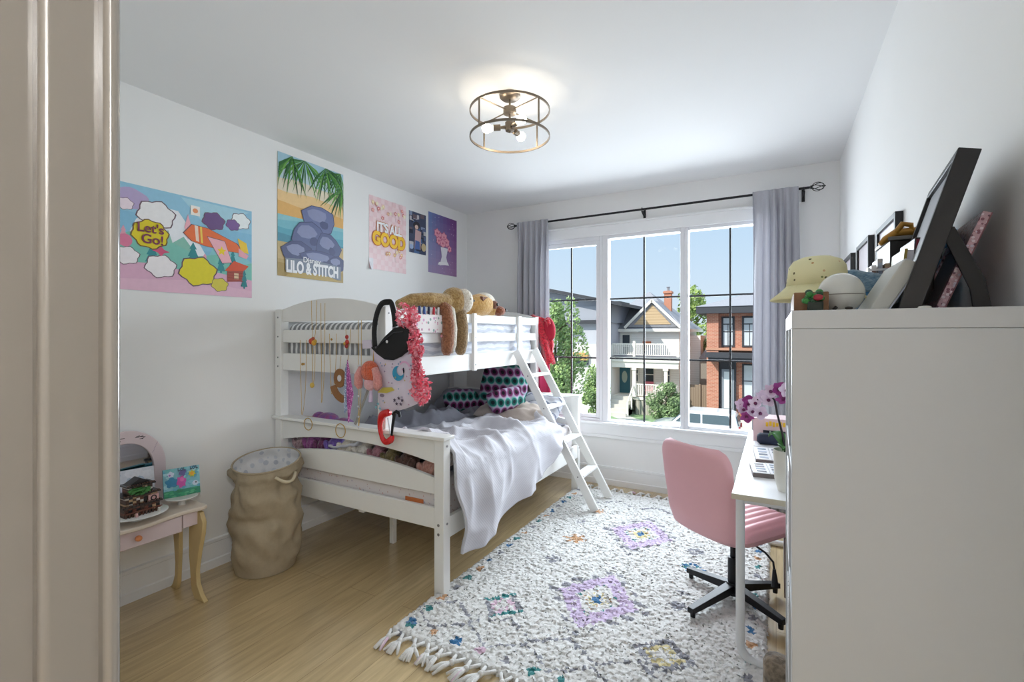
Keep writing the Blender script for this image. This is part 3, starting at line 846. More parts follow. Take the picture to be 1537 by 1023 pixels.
# towels over the far upper post
RED = fur('red shaggy cloth', '#e01f38', '#8e0d1f', 90)
tw = thing('hooded_towel', 'red shaggy hooded towel hung over the far end of the bunk', 'towel', (-1.95, 4.13, 1.2))
def drape(u, v):
    x = -2.075 + .18*u*(.5+.5*v) + .13*(1-v); z = 1.13 + .475*v - .05*u*v*v
    y = 4.135 + .03*math.sin(u*7+v*3) + .02*(1-v)
    return (x + .02*nz(v*6, u*3, 1), y, z + .03*nz(u*3, v*3, 6)*(1-v))
MB().grid(drape, 30, 40, RED).build('body', tw, smooth=180, solid=.035)
MB().ell((-1.905, 4.175, 1.465), (.062, .05, .115), M('dark red cloth', '#a3122c', .9, var=.08), Euler((0, -.15, 0))).build('hood', tw, smooth=180)
pk = MB().grid(lambda u, v: (-2.07+.21*u*(1.0-.2*v)+.02*v, 4.145+.02*math.sin(u*11), .62+.56*v), 30, 20, M('deep pink towel cloth', '#c23a62', .95, var=.1, vs=30, bmp=.3)).build('towel', smooth=180, solid=.012, loc=(-1.9, 4.15, .62))
tag(pk, 'deep pink towel hanging below the red towel at bed end', 'towel')

# ------------------------------------------------------------------ plush toys
def limb(mb, pts, r, mat, n=12): return mb.tube(pts, r, mat, n)
TAN = fur('tan plush', '#b99a63', '#94713c', 70); TANB = fur('brown grey plush', '#9c7f55', '#7b6240', 80); CREAM = fur('cream plush', '#e6dfd2', '#cfc4b0', 80); RUST = fur('rust brown plush', '#a06a46', '#7e4c30', 80)
sx = UX - .01
slo = thing('plush_sloth', 'tan plush sloth with white face draped over the guard rail', 'soft toy', (sx, 2.7, 1.565))
b_ = MB()
b_.tube([(sx-.10, 2.28, 1.60), (sx-.07, 2.38, 1.635), (sx-.02, 2.50, 1.645), (sx, 2.62, 1.64), (sx+.01, 2.72, 1.64)], [.03, .045, .05, .055, .05], TAN, 14)
b_.ell((sx+.0, 2.745, 1.648), (.095, .095, .10), TAN)
b_.build('body', slo, smooth=180, remesh=.008)
MB().ell((sx+.046, 2.795, 1.652), (.072, .072, .088), CREAM, Euler((0, 0, .9))).build('face', slo, smooth=180)
EYE = M('brown patch plush', '#7c5a36', .9); BLK = M('black plastic', '#101013', .25)
MB().ell((sx+.105, 2.79, 1.662), (.012, .016, .014), EYE).build('eye', slo)
MB().ell((sx+.055, 2.862, 1.662), (.016, .012, .014), EYE).build('eye', slo)
MB().ell((sx+.098, 2.845, 1.655), (.012, .012, .010), BLK).build('nose', slo)
MB().tube([(sx-.01, 2.575, 1.63), (sx+.035, 2.60, 1.59), (sx+.052, 2.61, 1.48), (sx+.05, 2.605, 1.36), (sx+.048, 2.60, 1.30), (sx+.046, 2.598, 1.275)], [.04, .045, .044, .044, .038, .02], RUST, 14).build('arm', slo, smooth=180)
label(MB().tube([(sx-.005, 2.64, 1.62), (sx+.035, 2.655, 1.58), (sx+.055, 2.655, 1.45), (sx+.05, 2.65, 1.34), (sx+.05, 2.648, 1.285)], [.03, .034, .033, .033, .015], CREAM, 14).build('arm', slo, smooth=180), 'white plush side of the arm')
MB().tube([(sx-.005, 2.76, 1.6), (sx+.042, 2.765, 1.56), (sx+.055, 2.765, 1.46), (sx+.052, 2.76, 1.35), (sx+.05, 2.755, 1.29), (sx+.048, 2.755, 1.272)], [.035, .046, .046, .046, .036, .02], TANB, 14).build('arm', slo, smooth=180)

dog = thing('plush_dog', 'cream plush dog with brown ears lying on the guard rail', 'soft toy', (sx, 3.1, 1.565))
YEL = fur('golden cream plush', '#e0b878', '#d7a55c', 70)
b_ = MB().ell((sx-.0, 3.09, 1.642), (.098, .14, .085), YEL).ell((sx+.04, 3.19, 1.61), (.06, .07, .05), YEL).ell((sx-.10, 2.98, 1.60), (.1, .1, .08), YEL)
b_.build('body', dog, smooth=180, remesh=.008)
MB().ell((sx+.005, 3.13, 1.665), (.08, .115, .075), CREAM).build('forehead', dog, smooth=180)
BRN = fur('brown plush', '#7f4a2c', '#5f331d', 80)
MB().ell((sx+.085, 3.225, 1.598), (.05, .06, .04), fur('reddish brown plush', '#9b5a3a', '#7c4128', 80)).build('muzzle', dog, smooth=180)
MB().ell((sx+.118, 3.268, 1.604), (.016, .018, .015), BLK).build('nose', dog)
MB().ell((sx+.080, 3.165, 1.642), (.026, .042, .036), BRN).build('eye_patch', dog, smooth=180)
MB().ell((sx+.104, 3.168, 1.645), (.009, .012, .012), BLK).build('eye', dog)
MB().prism([(2.99, 1.70), (3.115, 1.695), (3.09, 1.655), (3.045, 1.64), (3.01, 1.66)], 'x', sx+.055, sx+.078, BRN).build('ear', dog, bev=.008, bseg=3)

# plush row seen through the arched gap of the footboard
specs = [(-2.87, .055, .64, '#bfa3a8', '#8c6f77', 'dusty pink'), (-2.765, .06, .65, '#a8609c', '#7d3f74', 'magenta'), (-2.655, .055, .645, '#7e3f6a', '#5a294c', 'dark plum'), (-2.55, .06, .655, '#7d62b2', '#5d4392', 'violet'),
         (-2.42, .075, .655, '#e0d8ce', '#c9bfb2', 'cream'), (-2.285, .07, .65, '#e2ddd4', '#c8c2b8', 'white'), (-2.16, .06, .645, '#b98490', '#94606e', 'rose'), (-2.05, .06, .635, '#8f8158', '#6b5f3e', 'olive'), (-1.92, .075, .63, '#77584e', '#4c352e', 'dark brown'), (-1.755, .075, .61, '#dba898', '#c38878', 'peach')]
for i, (x, r, z, a, c, nm) in enumerate(specs):
    ft = thing('plush_toy', f'{nm} plush toy seen through the arched footboard gap', 'soft toy', (x, 2.19, .60), 'plush toys behind the footboard')
    fm = fur(nm + ' plush', a, c, 50)
    MB().ell((x, 2.20, z+.01), (r*.95, .055, .075), fm).build('body', ft, smooth=180)
    MB().ell((x+.008, 2.215, z+.085), (r*.7, .05, .05), fm).build('head', ft, smooth=180)
    for sgn in (-1, 1): MB().ell((x+sgn*r*.55, 2.165, z+.02), (r*.28, .028, .05), fm, Euler((.2, sgn*.5, 0))).build('arm', ft, smooth=180)
wh = thing('plush_toy', 'white plush toy lying against the right footboard post', 'soft toy', (-1.70, 2.25, .66))
MB().ell((-1.70, 2.26, .69), (.075, .06, .05), fur('snow white plush', '#ebe7e6', '#d6d0d0', 60)).build('body', wh, smooth=180)
MB().ell((-1.655, 2.245, .70), (.03, .03, .03), fur('snow white plush', '#ebe7e6')).build('head', wh, smooth=180)
# on the bed by the wall
o = MB(); 
for k, hx in enumerate(('#c9b48a', '#d9cfc0', '#c4a2b2')): o.prism(arc((2.22, .62), .22-.03*k, 100, 25, 14) + arc((2.22, .62), .19-.03*k, 25, 100, 14), 'x', -2.93, -2.86, M('rainbow cloth %d' % k, hx, .9))
tag(o.build('rainbow_cushion', bev=.008, loc=(-2.9, 2.25, .62)), 'pale rainbow-shaped cushion propped behind the left bed post', 'cushion')
o = thing('plush_toy', 'purple and pink plush toy lying along wall behind the footboard cap', 'soft toy', (-2.8, 2.42, .72))
pm = fur('purple pink plush', '#a5558f', '#8157a8', 40)
MB().ell((-2.82, 2.36, .795), (.1, .07, .06), pm).ell((-2.66, 2.36, .785), (.09, .06, .045), pm).build('body', o, smooth=180, remesh=.01)
MB().ell((-2.9, 2.35, .81), (.05, .05, .045), pm).build('head', o, smooth=180)

# ------------------------------------------------------------------ things hung on the front end
YH = 2.036
bag = thing('fanny_pack', 'black crescent sling bag hung by its strap on the bunk post', 'bag', (-1.89, YH, 1.3))
CANV = M('black canvas', '#141416', .75, var=.1, bmp=.2, bs=300)
pts = [(-2.035, 1.345), (-2.0, 1.335), (-1.935, 1.40), (-1.86, 1.452), (-1.80, 1.46), (-1.752, 1.44), (-1.735, 1.40), (-1.76, 1.34), (-1.81, 1.295), (-1.87, 1.272), (-1.93, 1.274), (-1.99, 1.305), (-2.03, 1.335)]
MB().prism(pts, 'y', YH-.035, YH+.012, CANV).build('pouch', bag, bev=.012, bseg=3)
st = [(-2.025, YH-.012, 1.345), (-2.03, YH-.012, 1.44), (-2.015, YH-.008, 1.53), (-1.985, YH+.0, 1.59), (-1.95, YH+.02, 1.602), (-1.91, YH+.0, 1.59), (-1.885, YH-.008, 1.54), (-1.87, YH-.012, 1.46)]
s_ = MB()
ribbon(s_, st, .034, .004, (0, -1, .0), CANV)
s_.build('strap', bag, smooth=180, solid=.005)
MB().tube([(-1.995, YH-.037, 1.335), (-1.93, YH-.037, 1.385), (-1.86, YH-.037, 1.425), (-1.79, YH-.037, 1.432)], .003, M('zip', '#33333a', .4), 6).build('zip', bag)
MB().lathe([(.001, -.006), (.009, -.005), (.009, 0)], (-1.905, YH-.036, 1.375), M('silver badge', '#d8d8da', .2, .9), 14, 'y').build('badge', bag)

LEI = M('coral pink petals', '#ff9fae', .8, var=.15, vs=60); LEI2 = M('hot pink petals', '#fb6d84', .8, var=.15, vs=60)
lei = thing('flower_garland', 'coral pink fabric flower garland hanging from the bunk post', 'garland', (-1.74, YH, 1.3))
path = [(-1.80, YH+.01, 1.55), (-1.775, YH-.005, 1.50), (-1.745, YH-.005, 1.455), (-1.72, YH-.01, 1.40), (-1.705, YH-.02, 1.33), (-1.70, YH-.02, 1.26), (-1.69, YH-.02, 1.19), (-1.675, YH-.02, 1.12), (-1.66, YH-.02, 1.07)]
pet = MB(); pet2 = MB()
for i in range(900):
    t = rs.rand()*(len(path)-1); k = min(int(t), len(path)-2); p = Vector(path[k]).lerp(Vector(path[k+1]), t-k)
    R_ = .030 + .012*math.sin(t*2.2) + (.02 if t < 1.2 or t > 6.6 else 0)
    d = Vector(rs.normal(size=3)); d.normalize(); p = p + Vector((d.x*R_*1.15, d.y*R_*.75-.008, d.z*R_))
    n = Vector(rs.normal(size=3)).normalized(); a = n.orthogonal().normalized(); b = n.cross(a); w_ = rs.uniform(.010, .016)
    mb = pet if rs.rand() < .65 else pet2; mat = LEI if mb is pet else LEI2
    mb.add([p-a*w_, p+b*w_*.8+n*.006, p+a*w_, p-b*w_*.8+n*.006, p+n*.009], [(0,1,4),(1,2,4),(2,3,4),(3,0,4)], mat)
pet.build('petals', lei, smooth=0, fix=False)['kind'] = 'stuff'; label(pet2.build('petals', lei, smooth=0, fix=False), 'darker hot pink petals')['kind'] = 'stuff'
MB().tube(path, .006, LEI2, 6).build('cord', lei)

PRINT = M('white lilac fabric', '#ddd3e2', .85, var=.04, vs=40)
wb = thing('drawstring_bag', 'white lilac drawstring bag printed with moon and leaf shapes', 'bag', (-1.85, YH, 1.1))
def bagf(sgn):
    TL, TR, BL, BR_ = Vector((-2.07, 1.36)), Vector((-1.71, 1.315)), Vector((-1.995, .978)), Vector((-1.705, 1.042))
    def fn(u, v):
        p = (BL*(1-u)+BR_*u)*(1-v) + (TL*(1-u)+TR*u)*v
        k = max(0, (1-(2*u-1)**4)*(1-(2*v-1)**6))**.5
        return (p.x, YH-.002 + sgn*.020*k + .005*nz(u*5, v*6, 2)*k, p.y - .02*math.sin(u*PI)*(1-v))
    return fn
pr = MB().grid(bagf(-1), 22, 26, PRINT).grid(bagf(1), 22, 26, PRINT)
def onbag(poly, hx, k=0):
    pr.quad([(x, YH-.0275-k*.0004, z) for x, z in poly], M('bag print ' + hx[1:], hx, .8))
onbag(arc((-1.835, 1.2), .042, 110, 400, 16) + arc((-1.818, 1.215), .028, 400, 110, 16), '#3d9bc2')
onbag(arc((-1.79, 1.225), .045, 20, 140, 10) + arc((-1.79, 1.225), .034, 140, 20, 10), '#e8b7d8', 1)
onbag([(-1.99, 1.085), (-1.95, 1.115), (-1.88, 1.12), (-1.86, 1.105), (-1.92, 1.085)], '#cfc05a')
onbag(blob(-1.955, 1.07, .018, .010, 12), '#8d7f92', 1)
for k in range(26):
    x, z = rs.uniform(-1.97, -1.74), rs.uniform(1.03, 1.27)
    onbag(star(x, z, .007, .007, 4, .4), ['#7a6d92', '#5d93b8', '#c78fb4', '#c9b35e'][k % 4], 2)
for x, z in ((-1.86, 1.05), (-1.83, 1.062), (-1.805, 1.052), (-1.845, 1.03), (-1.815, 1.03)): onbag(star(x, z, .013, .012, 5, .45), '#55485e', 2)
for x, z in ((-2.0, 1.0), (-1.97, .995), (-1.985, 1.02)): onbag(star(x, z, .012, .012, 4, .5), '#7fb5c2', 2)
pr.build('body', wb, smooth=60, fix=False)
MB().bar((-2.06, YH-.005, 1.36), (-2.13, YH-.005, 1.355), .05, .01, PRINT, up=(0, -1, 0)).build('flap', wb, bev=.003)
label(MB().bar((-2.08, YH+.004, 1.12), (-2.21, YH+.012, .875), .017, .004, M('grey webbing', '#9c9a94', .8), up=(0, -1, 0)).build('strap', wb), 'grey webbing strap')

kc = thing('plush_keychain', 'small orange and pink fluffy plush keychain with long ears', 'keychain', (-2.03, YH-.03, 1.15))
ORF = fur('orange fluff', '#e8704a', '#c9532f', 120); PKF = fur('pale pink plush', '#eda7a0', '#e08f8a', 120)
MB().ell((-2.03, YH-.045, 1.205), (.062, .04, .062), ORF).build('head', kc, smooth=180, remesh=.006)
for sgn, z in ((-1, 1.155), (1, 1.165)): MB().tube([(-2.03+sgn*.05, YH-.06, 1.225), (-2.03+sgn*.074, YH-.062, 1.18), (-2.03+sgn*.076, YH-.06, 1.13), (-2.03+sgn*.066, YH-.058, 1.105)], [.018, .024, .026, .014], PKF, 12).build('ear', kc, smooth=180)
MB().ell((-2.03, YH-.045, 1.135), (.04, .03, .04), fur('light pink fluff', '#f0c0c4', '#e6a9b0', 120)).build('body', kc, smooth=180)
MB().tube([(-2.03, YH-.02, 1.26), (-2.035, YH-.01, 1.33)], .003, GOLD, 6).build('cord', kc)
MB().tube([(-2.028, YH-.04, 1.10), (-2.03, YH-.04, 1.03)], [.008, .012], M('pale lilac tassel', '#d9c9e4', .8), 8).build('tassel', kc)

cb = thing('carabiner', 'large red and black carabiner clip hanging under the white bag', 'clip', (-1.935, YH-.01, .89))
RD = M('glossy red plastic', '#d4161c', .25, coat=.5)
ringp = [(-1.915, .975), (-1.965, .955), (-1.985, .90), (-1.975, .84), (-1.945, .805), (-1.905, .82), (-1.892, .845)]
rq = spline([(x, YH-.012, z) for x, z in ringp]); MB().tube(rq, [lerp([(0, .020), (6, .024), (12, .015), (18, .012), (24, .016), (30, .020), (36, .011)], i) for i in range(len(rq))], RD, 12).build('frame', cb, smooth=180)
MB().tube([(-1.895, YH-.014, .845), (-1.888, YH-.014, .90), (-1.872, YH-.014, .975)], [.006, .008, .010], BLACK, 8).tube([(-1.925, YH-.013, .945), (-1.905, YH-.013, .855)], .004, M('silver', '#cfcfd3', .25, .9), 6).build('gate', cb)
MB().tube([(-1.885, YH-.014, .965), (-1.86, YH-.014, .985), (-1.84, YH-.012, .975)], .010, BLACK, 8).tube([(-1.842, YH-.012, .985), (-1.835, YH-.012, .955)], .008, BLACK, 8).build('swivel', cb)

org = thing('wall_pocket', 'white floral pocket holder clipped over the guard rail', 'pocket holder', (UX+.02, 2.45, 1.48))
FL = spots('white cloth with pastel flowers', '#efe9e8', ['#d9a9c9', '#8fa8a0', '#e3b6c4', '#b9c6a8', '#5e8f95', '#c99ab0'], 34., .33, .85)
MB().bx(UX+.004, UX+.024, 2.285, 2.60, 1.425, 1.545, FL).build('pocket', org, bev=.006, bseg=3)
MB().bx(UX-.03, UX+.004, 2.285, 2.60, 1.566, 1.569, FL).bx(UX+.0015, UX+.005, 2.285, 2.60, 1.45, 1.569, FL).build('flap', org)
MB().ell((UX+.02, 2.565, 1.405), .009, M('pink bead', '#e2a0a8', .4)).tube([(UX+.02, 2.565, 1.41), (UX+.02, 2.56, 1.43)], .0015, GOLD, 5).build('charm', org)
for k, (y, hx, nm) in enumerate(((2.36, '#2c3f72', 'navy'), (2.40, '#3d5ea0', 'blue'), (2.44, '#2a2f4a', 'dark blue'), (2.485, '#c42e3c', 'red'), (2.525, '#e6e4e6', 'white'))):
    mk = thing('marker_pen', f'{nm} marker pen standing in the floral pocket', 'pen', (UX+.014, y, 1.545), 'marker pens in the floral pocket')
    mm = M(nm + ' plastic', hx, .4)
    MB().tube([(UX+.014, y, 1.44), (UX+.014, y+.006*(k-2), 1.575)], .009, mm, 10).build('barrel', mk)
    MB().tube([(UX+.014, y+.006*(k-2), 1.575), (UX+.014, y+.007*(k-2), 1.595)], [.0095, .007], mm, 10).build('cap', mk)

sw = thing('feather_ornament', 'long purple and blue glitter feather ornament on the bunk end', 'ornament', (-2.24, YH, 1.08))
MB().prism([(-2.255, 1.265), (-2.238, 1.2), (-2.222, 1.12), (-2.205, 1.06), (-2.225, .98), (-2.245, .885), (-2.252, .97), (-2.262, 1.1)], 'y', YH-.012, YH-.002, spots('magenta glitter', '#b04a98', ['#d47cc0', '#7a2f7c', '#e2a8d8'], 120., .5, .4)).build('feather', sw, bev=.003)
MB().prism([(-2.262, 1.24), (-2.256, 1.1), (-2.258, .96), (-2.275, .94), (-2.28, 1.08), (-2.27, 1.2)], 'y', YH-.014, YH-.004, spots('blue silver glitter', '#8fa3c4', ['#c7d3e6', '#6b7aa6', '#e6e9f2'], 140., .5, .3)).build('strip', sw, bev=.003)
MB().tube([(-2.252, YH-.006, 1.26), (-2.25, YH-.004, 1.29)], .002, GOLD, 5).build('hook', sw)

WD = M('stained wood', '#8f6238', .6, var=.2, vs=30)
dn = thing('wooden_ornament', 'round brown ring ornament above a curved wooden piece', 'ornament', (-2.325, YH, 1.1))
MB().prism(blob(-2.318, 1.15, .048, .058, 26), 'y', YH-.016, YH-.002, WD).build('ring', dn, bev=.004)
label(MB().prism(blob(-2.312, 1.15, .017, .02, 16), 'y', YH-.019, YH-.0, M('pale centre', '#d9d6d8', .7)).build('centre', dn), 'pale round centre')
MB().prism(arc((-2.27, 1.13), .13, 195, 262, 12) + arc((-2.27, 1.13), .085, 262, 195, 12), 'y', YH-.018, YH-.002, WD).build('curved_piece', dn, bev=.004)
MB().tube([(-2.318, YH-.009, 1.205), (-2.31, YH-.006, 1.285)], .0015, GOLD, 5).tube([(-2.34, YH-.009, 1.095), (-2.35, YH-.009, 1.06)], .0015, GOLD, 5).build('cord', dn)

def necklace(name, lab, x, ztop, zbot, w, beads, cat='necklace'):
    t = thing(name, lab, cat, (x, YH, zbot), 'necklaces hung on the bunk end')
    pts = []
    for i in range(25):
        a = i/24
        xx = x - w + 2*w*a + .004*math.sin(a*9); zz = ztop - (ztop-zbot)*math.sin(a*PI)**.55
        pts.append((xx, YH-.004-.006*math.sin(a*PI), zz))
    MB().tube(pts, .0016, GOLD, 5).build('chain', t)
    for bx_, bz_, r_, hx in beads:
        MB().ell((bx_, YH-.014, bz_), (r_, r_*.8, r_*1.1), M('bead ' + hx[1:], hx, .35, var=.15), nu=12, nv=8).build('bead', t)
    return t
hk = dict()
necklace('necklace', 'gold chain necklace with red and gold flower pendant', -2.557, 1.63, 1.36, .025, [(-2.57, 1.372, .018, '#c4442c'), (-2.545, 1.362, .017, '#d9a53a'), (-2.553, 1.385, .014, '#b5532f'), (-2.533, 1.372, .012, '#caa23e')])
necklace('necklace', 'long gold necklace ending in a yellow cube bead', -2.56, 1.34, 1.085, .012, [(-2.562, 1.095, .016, '#d3b04c')])
necklace('necklace', 'long plain gold chain left of the wooden ring ornament', -2.475, 1.61, .99, .018, [])
necklace('necklace', 'short necklace with red coral pendant beside the feather', -2.252, 1.45, 1.33, .02, [(-2.252, 1.40, .012, '#b52f2c'), (-2.25, 1.37, .014, '#c23b30'), (-2.255, 1.345, .012, '#a52a2a'), (-2.268, 1.36, .011, '#d3b04c')])
necklace('necklace', 'gold necklace with small clip pendant in the middle', -2.385, 1.42, 1.05, .03, [(-2.385, 1.385, .007, '#b88a3a')])
necklace('necklace', 'gold necklace nearest the left bed post with tiny clasp', -2.66, 1.38, .9, .03, [(-2.655, 1.225, .008, '#b88a3a'), (-2.64, 1.226, .007, '#b88a3a')])
necklace('necklace', 'long silver bead chain beside the orange keychain', -2.155, 1.50, .86, .012, [(-2.155, .87+.06*k, .006, '#d3d3da') for k in range(7)])
for lab, x, z, r_ in (('gold hoop hanging on footboard cap nearer the wall', -2.615, .838, .038), ('gold hoop hanging on footboard cap below the wooden ring', -2.32, .825, .042)):
    tag(MB().ring((x, BY0-.026, z+.005), r_, .0025, GOLD, 'y', 32, 6).build('hoop_earring', loc=(x, BY0-.02, z), smooth=180), lab, 'earring', 'gold hoops on the footboard')
# ------------------------------------------------------------------ laundry hamper
def linen():
    return M('beige linen', '#a3957d', .95, var=.09, vs=60, bmp=.35, bs=350)
ham = thing('laundry_hamper', 'tall slouchy beige cloth laundry hamper beside the bunk bed', 'hamper', (-2.74, 1.83, 0))
HC = (-2.738, 1.828)
def hamf(u, v):
    a = 2*PI*u; z = .645*v
    r = .172 + .022*math.sin(v*PI*.9) + (.012 if v > .9 else 0)
    dent = -.030*math.exp(-((v-.80)/.06)**2)*(.6+.5*math.sin(a*2+1)) - .022*math.exp(-((v-.52)/.05)**2)*max(0, math.cos(a+1.2)) + .014*nz(math.cos(a)*2.2, math.sin(a)*2.2, v*5) + .012*(1-abs(nz(math.cos(a)*3+v*3, math.sin(a)*3, v*7))*2)
    sag = .02*nz(math.cos(a)*1.8+3, math.sin(a)*1.8, v*7+math.sin(a)*2)
    r += (dent+sag)*min(1, v*6)*(0 if v > .97 else 1)
    zz = z*(1+.05*math.cos(a-2.1)*v)
    return (HC[0]+r*math.cos(a)*.98+.012*v, HC[1]+r*math.sin(a)*.98, zz+.002)
MB().grid(hamf, 72, 46, linen(), cu=True).add([(HC[0]+.17*math.cos(2*PI*i/36), HC[1]+.17*math.sin(2*PI*i/36), .004) for i in range(36)], [tuple(range(36))], linen()).build('body', ham, smooth=180)
LIN = spots('white lining with grey print', '#d9d8d8', ['#bfc2c8', '#c9cbd0', '#b9bcc4'], 22., .35, .9)
def linf(u, v):
    x, y, z = hamf(u, .55 + .45*v)
    return (HC[0]+(x-HC[0])*.965, HC[1]+(y-HC[1])*.965, z)
label(MB().grid(linf, 72, 20, LIN, cu=True).add([linf(i/36, 0) for i in range(36)], [tuple(range(36))], LIN).build('lining', ham, smooth=180), 'white lining with faint grey print')
MB().tube([hamf(i/72, 1.) for i in range(72)], .006, linen(), 8, closed=True).build('rim', ham, smooth=180)
hp = []
for i in range(9):
    t = i/8; a = math.radians(-20 + 36*t)
    hp.append((HC[0]+(.205+.03*math.sin(t*PI))*math.cos(a), HC[1]+(.205+.03*math.sin(t*PI))*math.sin(a), .585-.035*math.sin(t*PI)))
label(MB().tube(hp, .009, M('cream cotton rope', '#c9bda2', .9, bmp=.3), 10).build('handle', ham, smooth=180), 'cream rope handle')

# ------------------------------------------------------------------ child's vanity
VY0, VY1 = .70, 1.452; VF = -2.665
PKW = M('pale pink paint', '#d9c8cb', .5, var=.03); TOPW = M('cream table top', '#d6c9ba', .4, var=.04, vs=8); NAT = M('natural plywood', '#c2aa78', .55, var=.08, vs=20)
van = thing('vanity_table', 'small pink childrens vanity table with wooden legs and arched mirror', 'vanity', (-2.83, (VY0+VY1)/2, 0))
n = 30
front = [(VF + .014*math.sin((i/n)*PI*4+.6) - (.02 if i in (0, n) else 0), VY0+(VY1-VY0)*i/n) for i in range(n+1)]
MB().prism([(-2.985, VY0)] + front + [(-2.985, VY1)], 'z', .482, .502, TOPW).build('table_top', van, bev=.005, bseg=3)
dr = MB().bx(VF-.05, VF-.028, VY0+.03, VY1-.115, .392, .478, PKW).build('drawer', van, bev=.006)
label(MB().ell((VF-.012, 1.135, .437), (.017, .014, .014), M('orange knob', '#d98a58', .4)).build('knob', dr), 'orange round knob')
MB().bx(-2.97, VF-.05, VY0+.03, VY1-.03, .40, .48, PKW).bx(VF-.05, VF-.034, VY1-.11, VY1-.03, .405, .48, PKW).build('apron', van, bev=.003)
def cabriole(flip=1):
    o = []
    f = [(0, .48), (.055, .47), (.075, .42), (.07, .36), (.045, .25), (.03, .15), (.035, .08), (.06, .03), (.085, .005), (.085, 0)]
    b = [(.02, 0), (-.002, .04), (-.01, .12), (-.02, .22), (-.02, .34), (-.02, .48)]
    return f + b
for x0, sg in ((VF-.09, 1), (-2.90, -1)):
    for y in (VY0+.022, VY1-.04):
        k = 1.4 if sg > 0 else .8
        MB().prism([(x0+sg*px_*k, z) for px_, z in cabriole()], 'y', y, y+.022, NAT).build('leg', van, bev=.004)
MIR, nt, b = new_mat('mirror glass'); b.inputs['Metallic'].default_value = 1; b.inputs['Roughness'].default_value = .03; b.inputs['Base Color'].default_value = (.72, .76, .84, 1)
mc = (1.195, .71)
outer = [(1.005, .502), (1.385, .502)] + arc(mc, .19, 0, 180, 24, .20)
inner = [(1.063, .545), (1.327, .545)] + arc((1.195, .70), .132, 0, 180, 24, .145)
mfr = MB(); no = 26
def resample(p, k):
    L = [0]
    for a_, b_ in zip(p, p[1:]+p[:1]): L.append(L[-1] + math.dist(a_, b_))
    out = []
    for i in range(k):
        s_ = L[-1]*i/k
        for j in range(len(p)):
            if L[j+1] >= s_: 
                q = p[(j+1) % len(p)]; t = (s_-L[j])/max(1e-9, L[j+1]-L[j]); out.append((p[j][0]+(q[0]-p[j][0])*t, p[j][1]+(q[1]-p[j][1])*t)); break
    return out
A_, B_ = resample(outer, 80), resample(inner, 80)
vs = [(x, p[0], p[1]) for x in (-2.982, -2.962) for L in (A_, B_) for p in L]
fs = []
for i in range(80):
    j = (i+1) % 80
    fs += [(i, j, 80+j, 80+i), (160+i, 240+i, 240+j, 160+j), (i, 160+i, 160+j, j), (80+i, 80+j, 240+j, 240+i)]
mfr.add(vs, fs, PKW)
mo = mfr.build('mirror_frame', van, bev=.003)
MB().prism(inner, 'x', -2.98, -2.972, MIR).build('mirror', mo, smooth=0)
sc_ = MB()
INK = M('black marker ink', '#2a2426', .6)
for (cy, cz) in ((1.165, .872), (1.265, .868)):
    for k in range(7):
        y, z = cy + rs.uniform(-.022, .022), cz + rs.uniform(-.008, .008)
        sc_.bar((-2.9615, y-.008, z), (-2.9615, y+.008, z+rs.uniform(-.006, .006)), .003, .001, INK, up=(1, 0, 0))
for k in range(3): sc_.bar((-2.9615, 1.345-.008*k, .83-.02*k), (-2.9615, 1.335-.008*k, .815-.02*k), .0012, .001, M('mauve ink', '#a890a8', .6), up=(1, 0, 0))
label(sc_.build('scribbles', mo, smooth=0), 'black marker scribbles')

def stand(name, lab, c, R, h):
    t = thing(name, lab, 'stand', (c[0], c[1], .502))
    WC = M('white ceramic', '#dedcd8', .25, coat=.3)
    MB().lathe([(R*.25, .502), (R*.22, .502+h*.5), (R*.2, .502+h*.75)], (c[0], c[1], 0), WC, 24).build('foot', t)
    MB().lathe([(R*.2, .502+h*.7), (R*.9, .502+h*.85), (R, .502+h), (R*.96, .502+h+.003), (.001, .502+h-.001)], (c[0], c[1], 0), WC, 36).build('plate', t)
    return t
stand('display_stand', 'round white display stand under the brick house, front of vanity', (-2.76, 1.165), .125, .035)
stand('display_stand', 'small white display stand under the teal canvas painting', (-2.80, 1.385), .075, .042)
# painted canvases
def canvas(name, lab, c, w, h, yaw, lean, bg, art):
    Mx = Matrix.Translation(c) @ Matrix.Rotation(yaw, 4, 'Z') @ Matrix.Rotation(-lean, 4, 'Y')
    t = thing(name, lab, 'painting', (c[0], c[1], c[2]))
    mb = MB(); mb.X = Mx; EDGE = M(name + lab[:6] + ' edge', bg, .6, var=.2, vs=30)
    mb.bx(-.016, 0, -w/2, w/2, 0, h, EDGE).build('canvas', t, bev=.002)
    p = MB(); p.X = Mx
    for i, (poly, hx) in enumerate(art):
        p.quad([(.0008+.00006*i, -w/2+w*min(1, max(0, u)), h*min(1, max(0, v))) for u, v in poly], M('paint ' + hx[1:], hx, .5, var=.15, vs=60))
    p.build('picture', t, smooth=0, fix=False)
    return t
art = [(rect(0, 0, 1, 1), '#7fb7c4'), (rect(0, 0, 1, .24), '#2e8a6c')]
for k in range(60): 
    u, v = rs.rand(2); art.append((blob(u, .25+v*.75, .07, .05, 10, .2, 3), ['#8cc2cf', '#5fa5bd', '#a5d2da', '#6db4b8'][k % 4]))
for k in range(25): art.append((blob(rs.rand(), rs.rand()*.24, .07, .03, 9, .2), ['#3aa071', '#2f7d5a', '#58b083'][k % 3]))
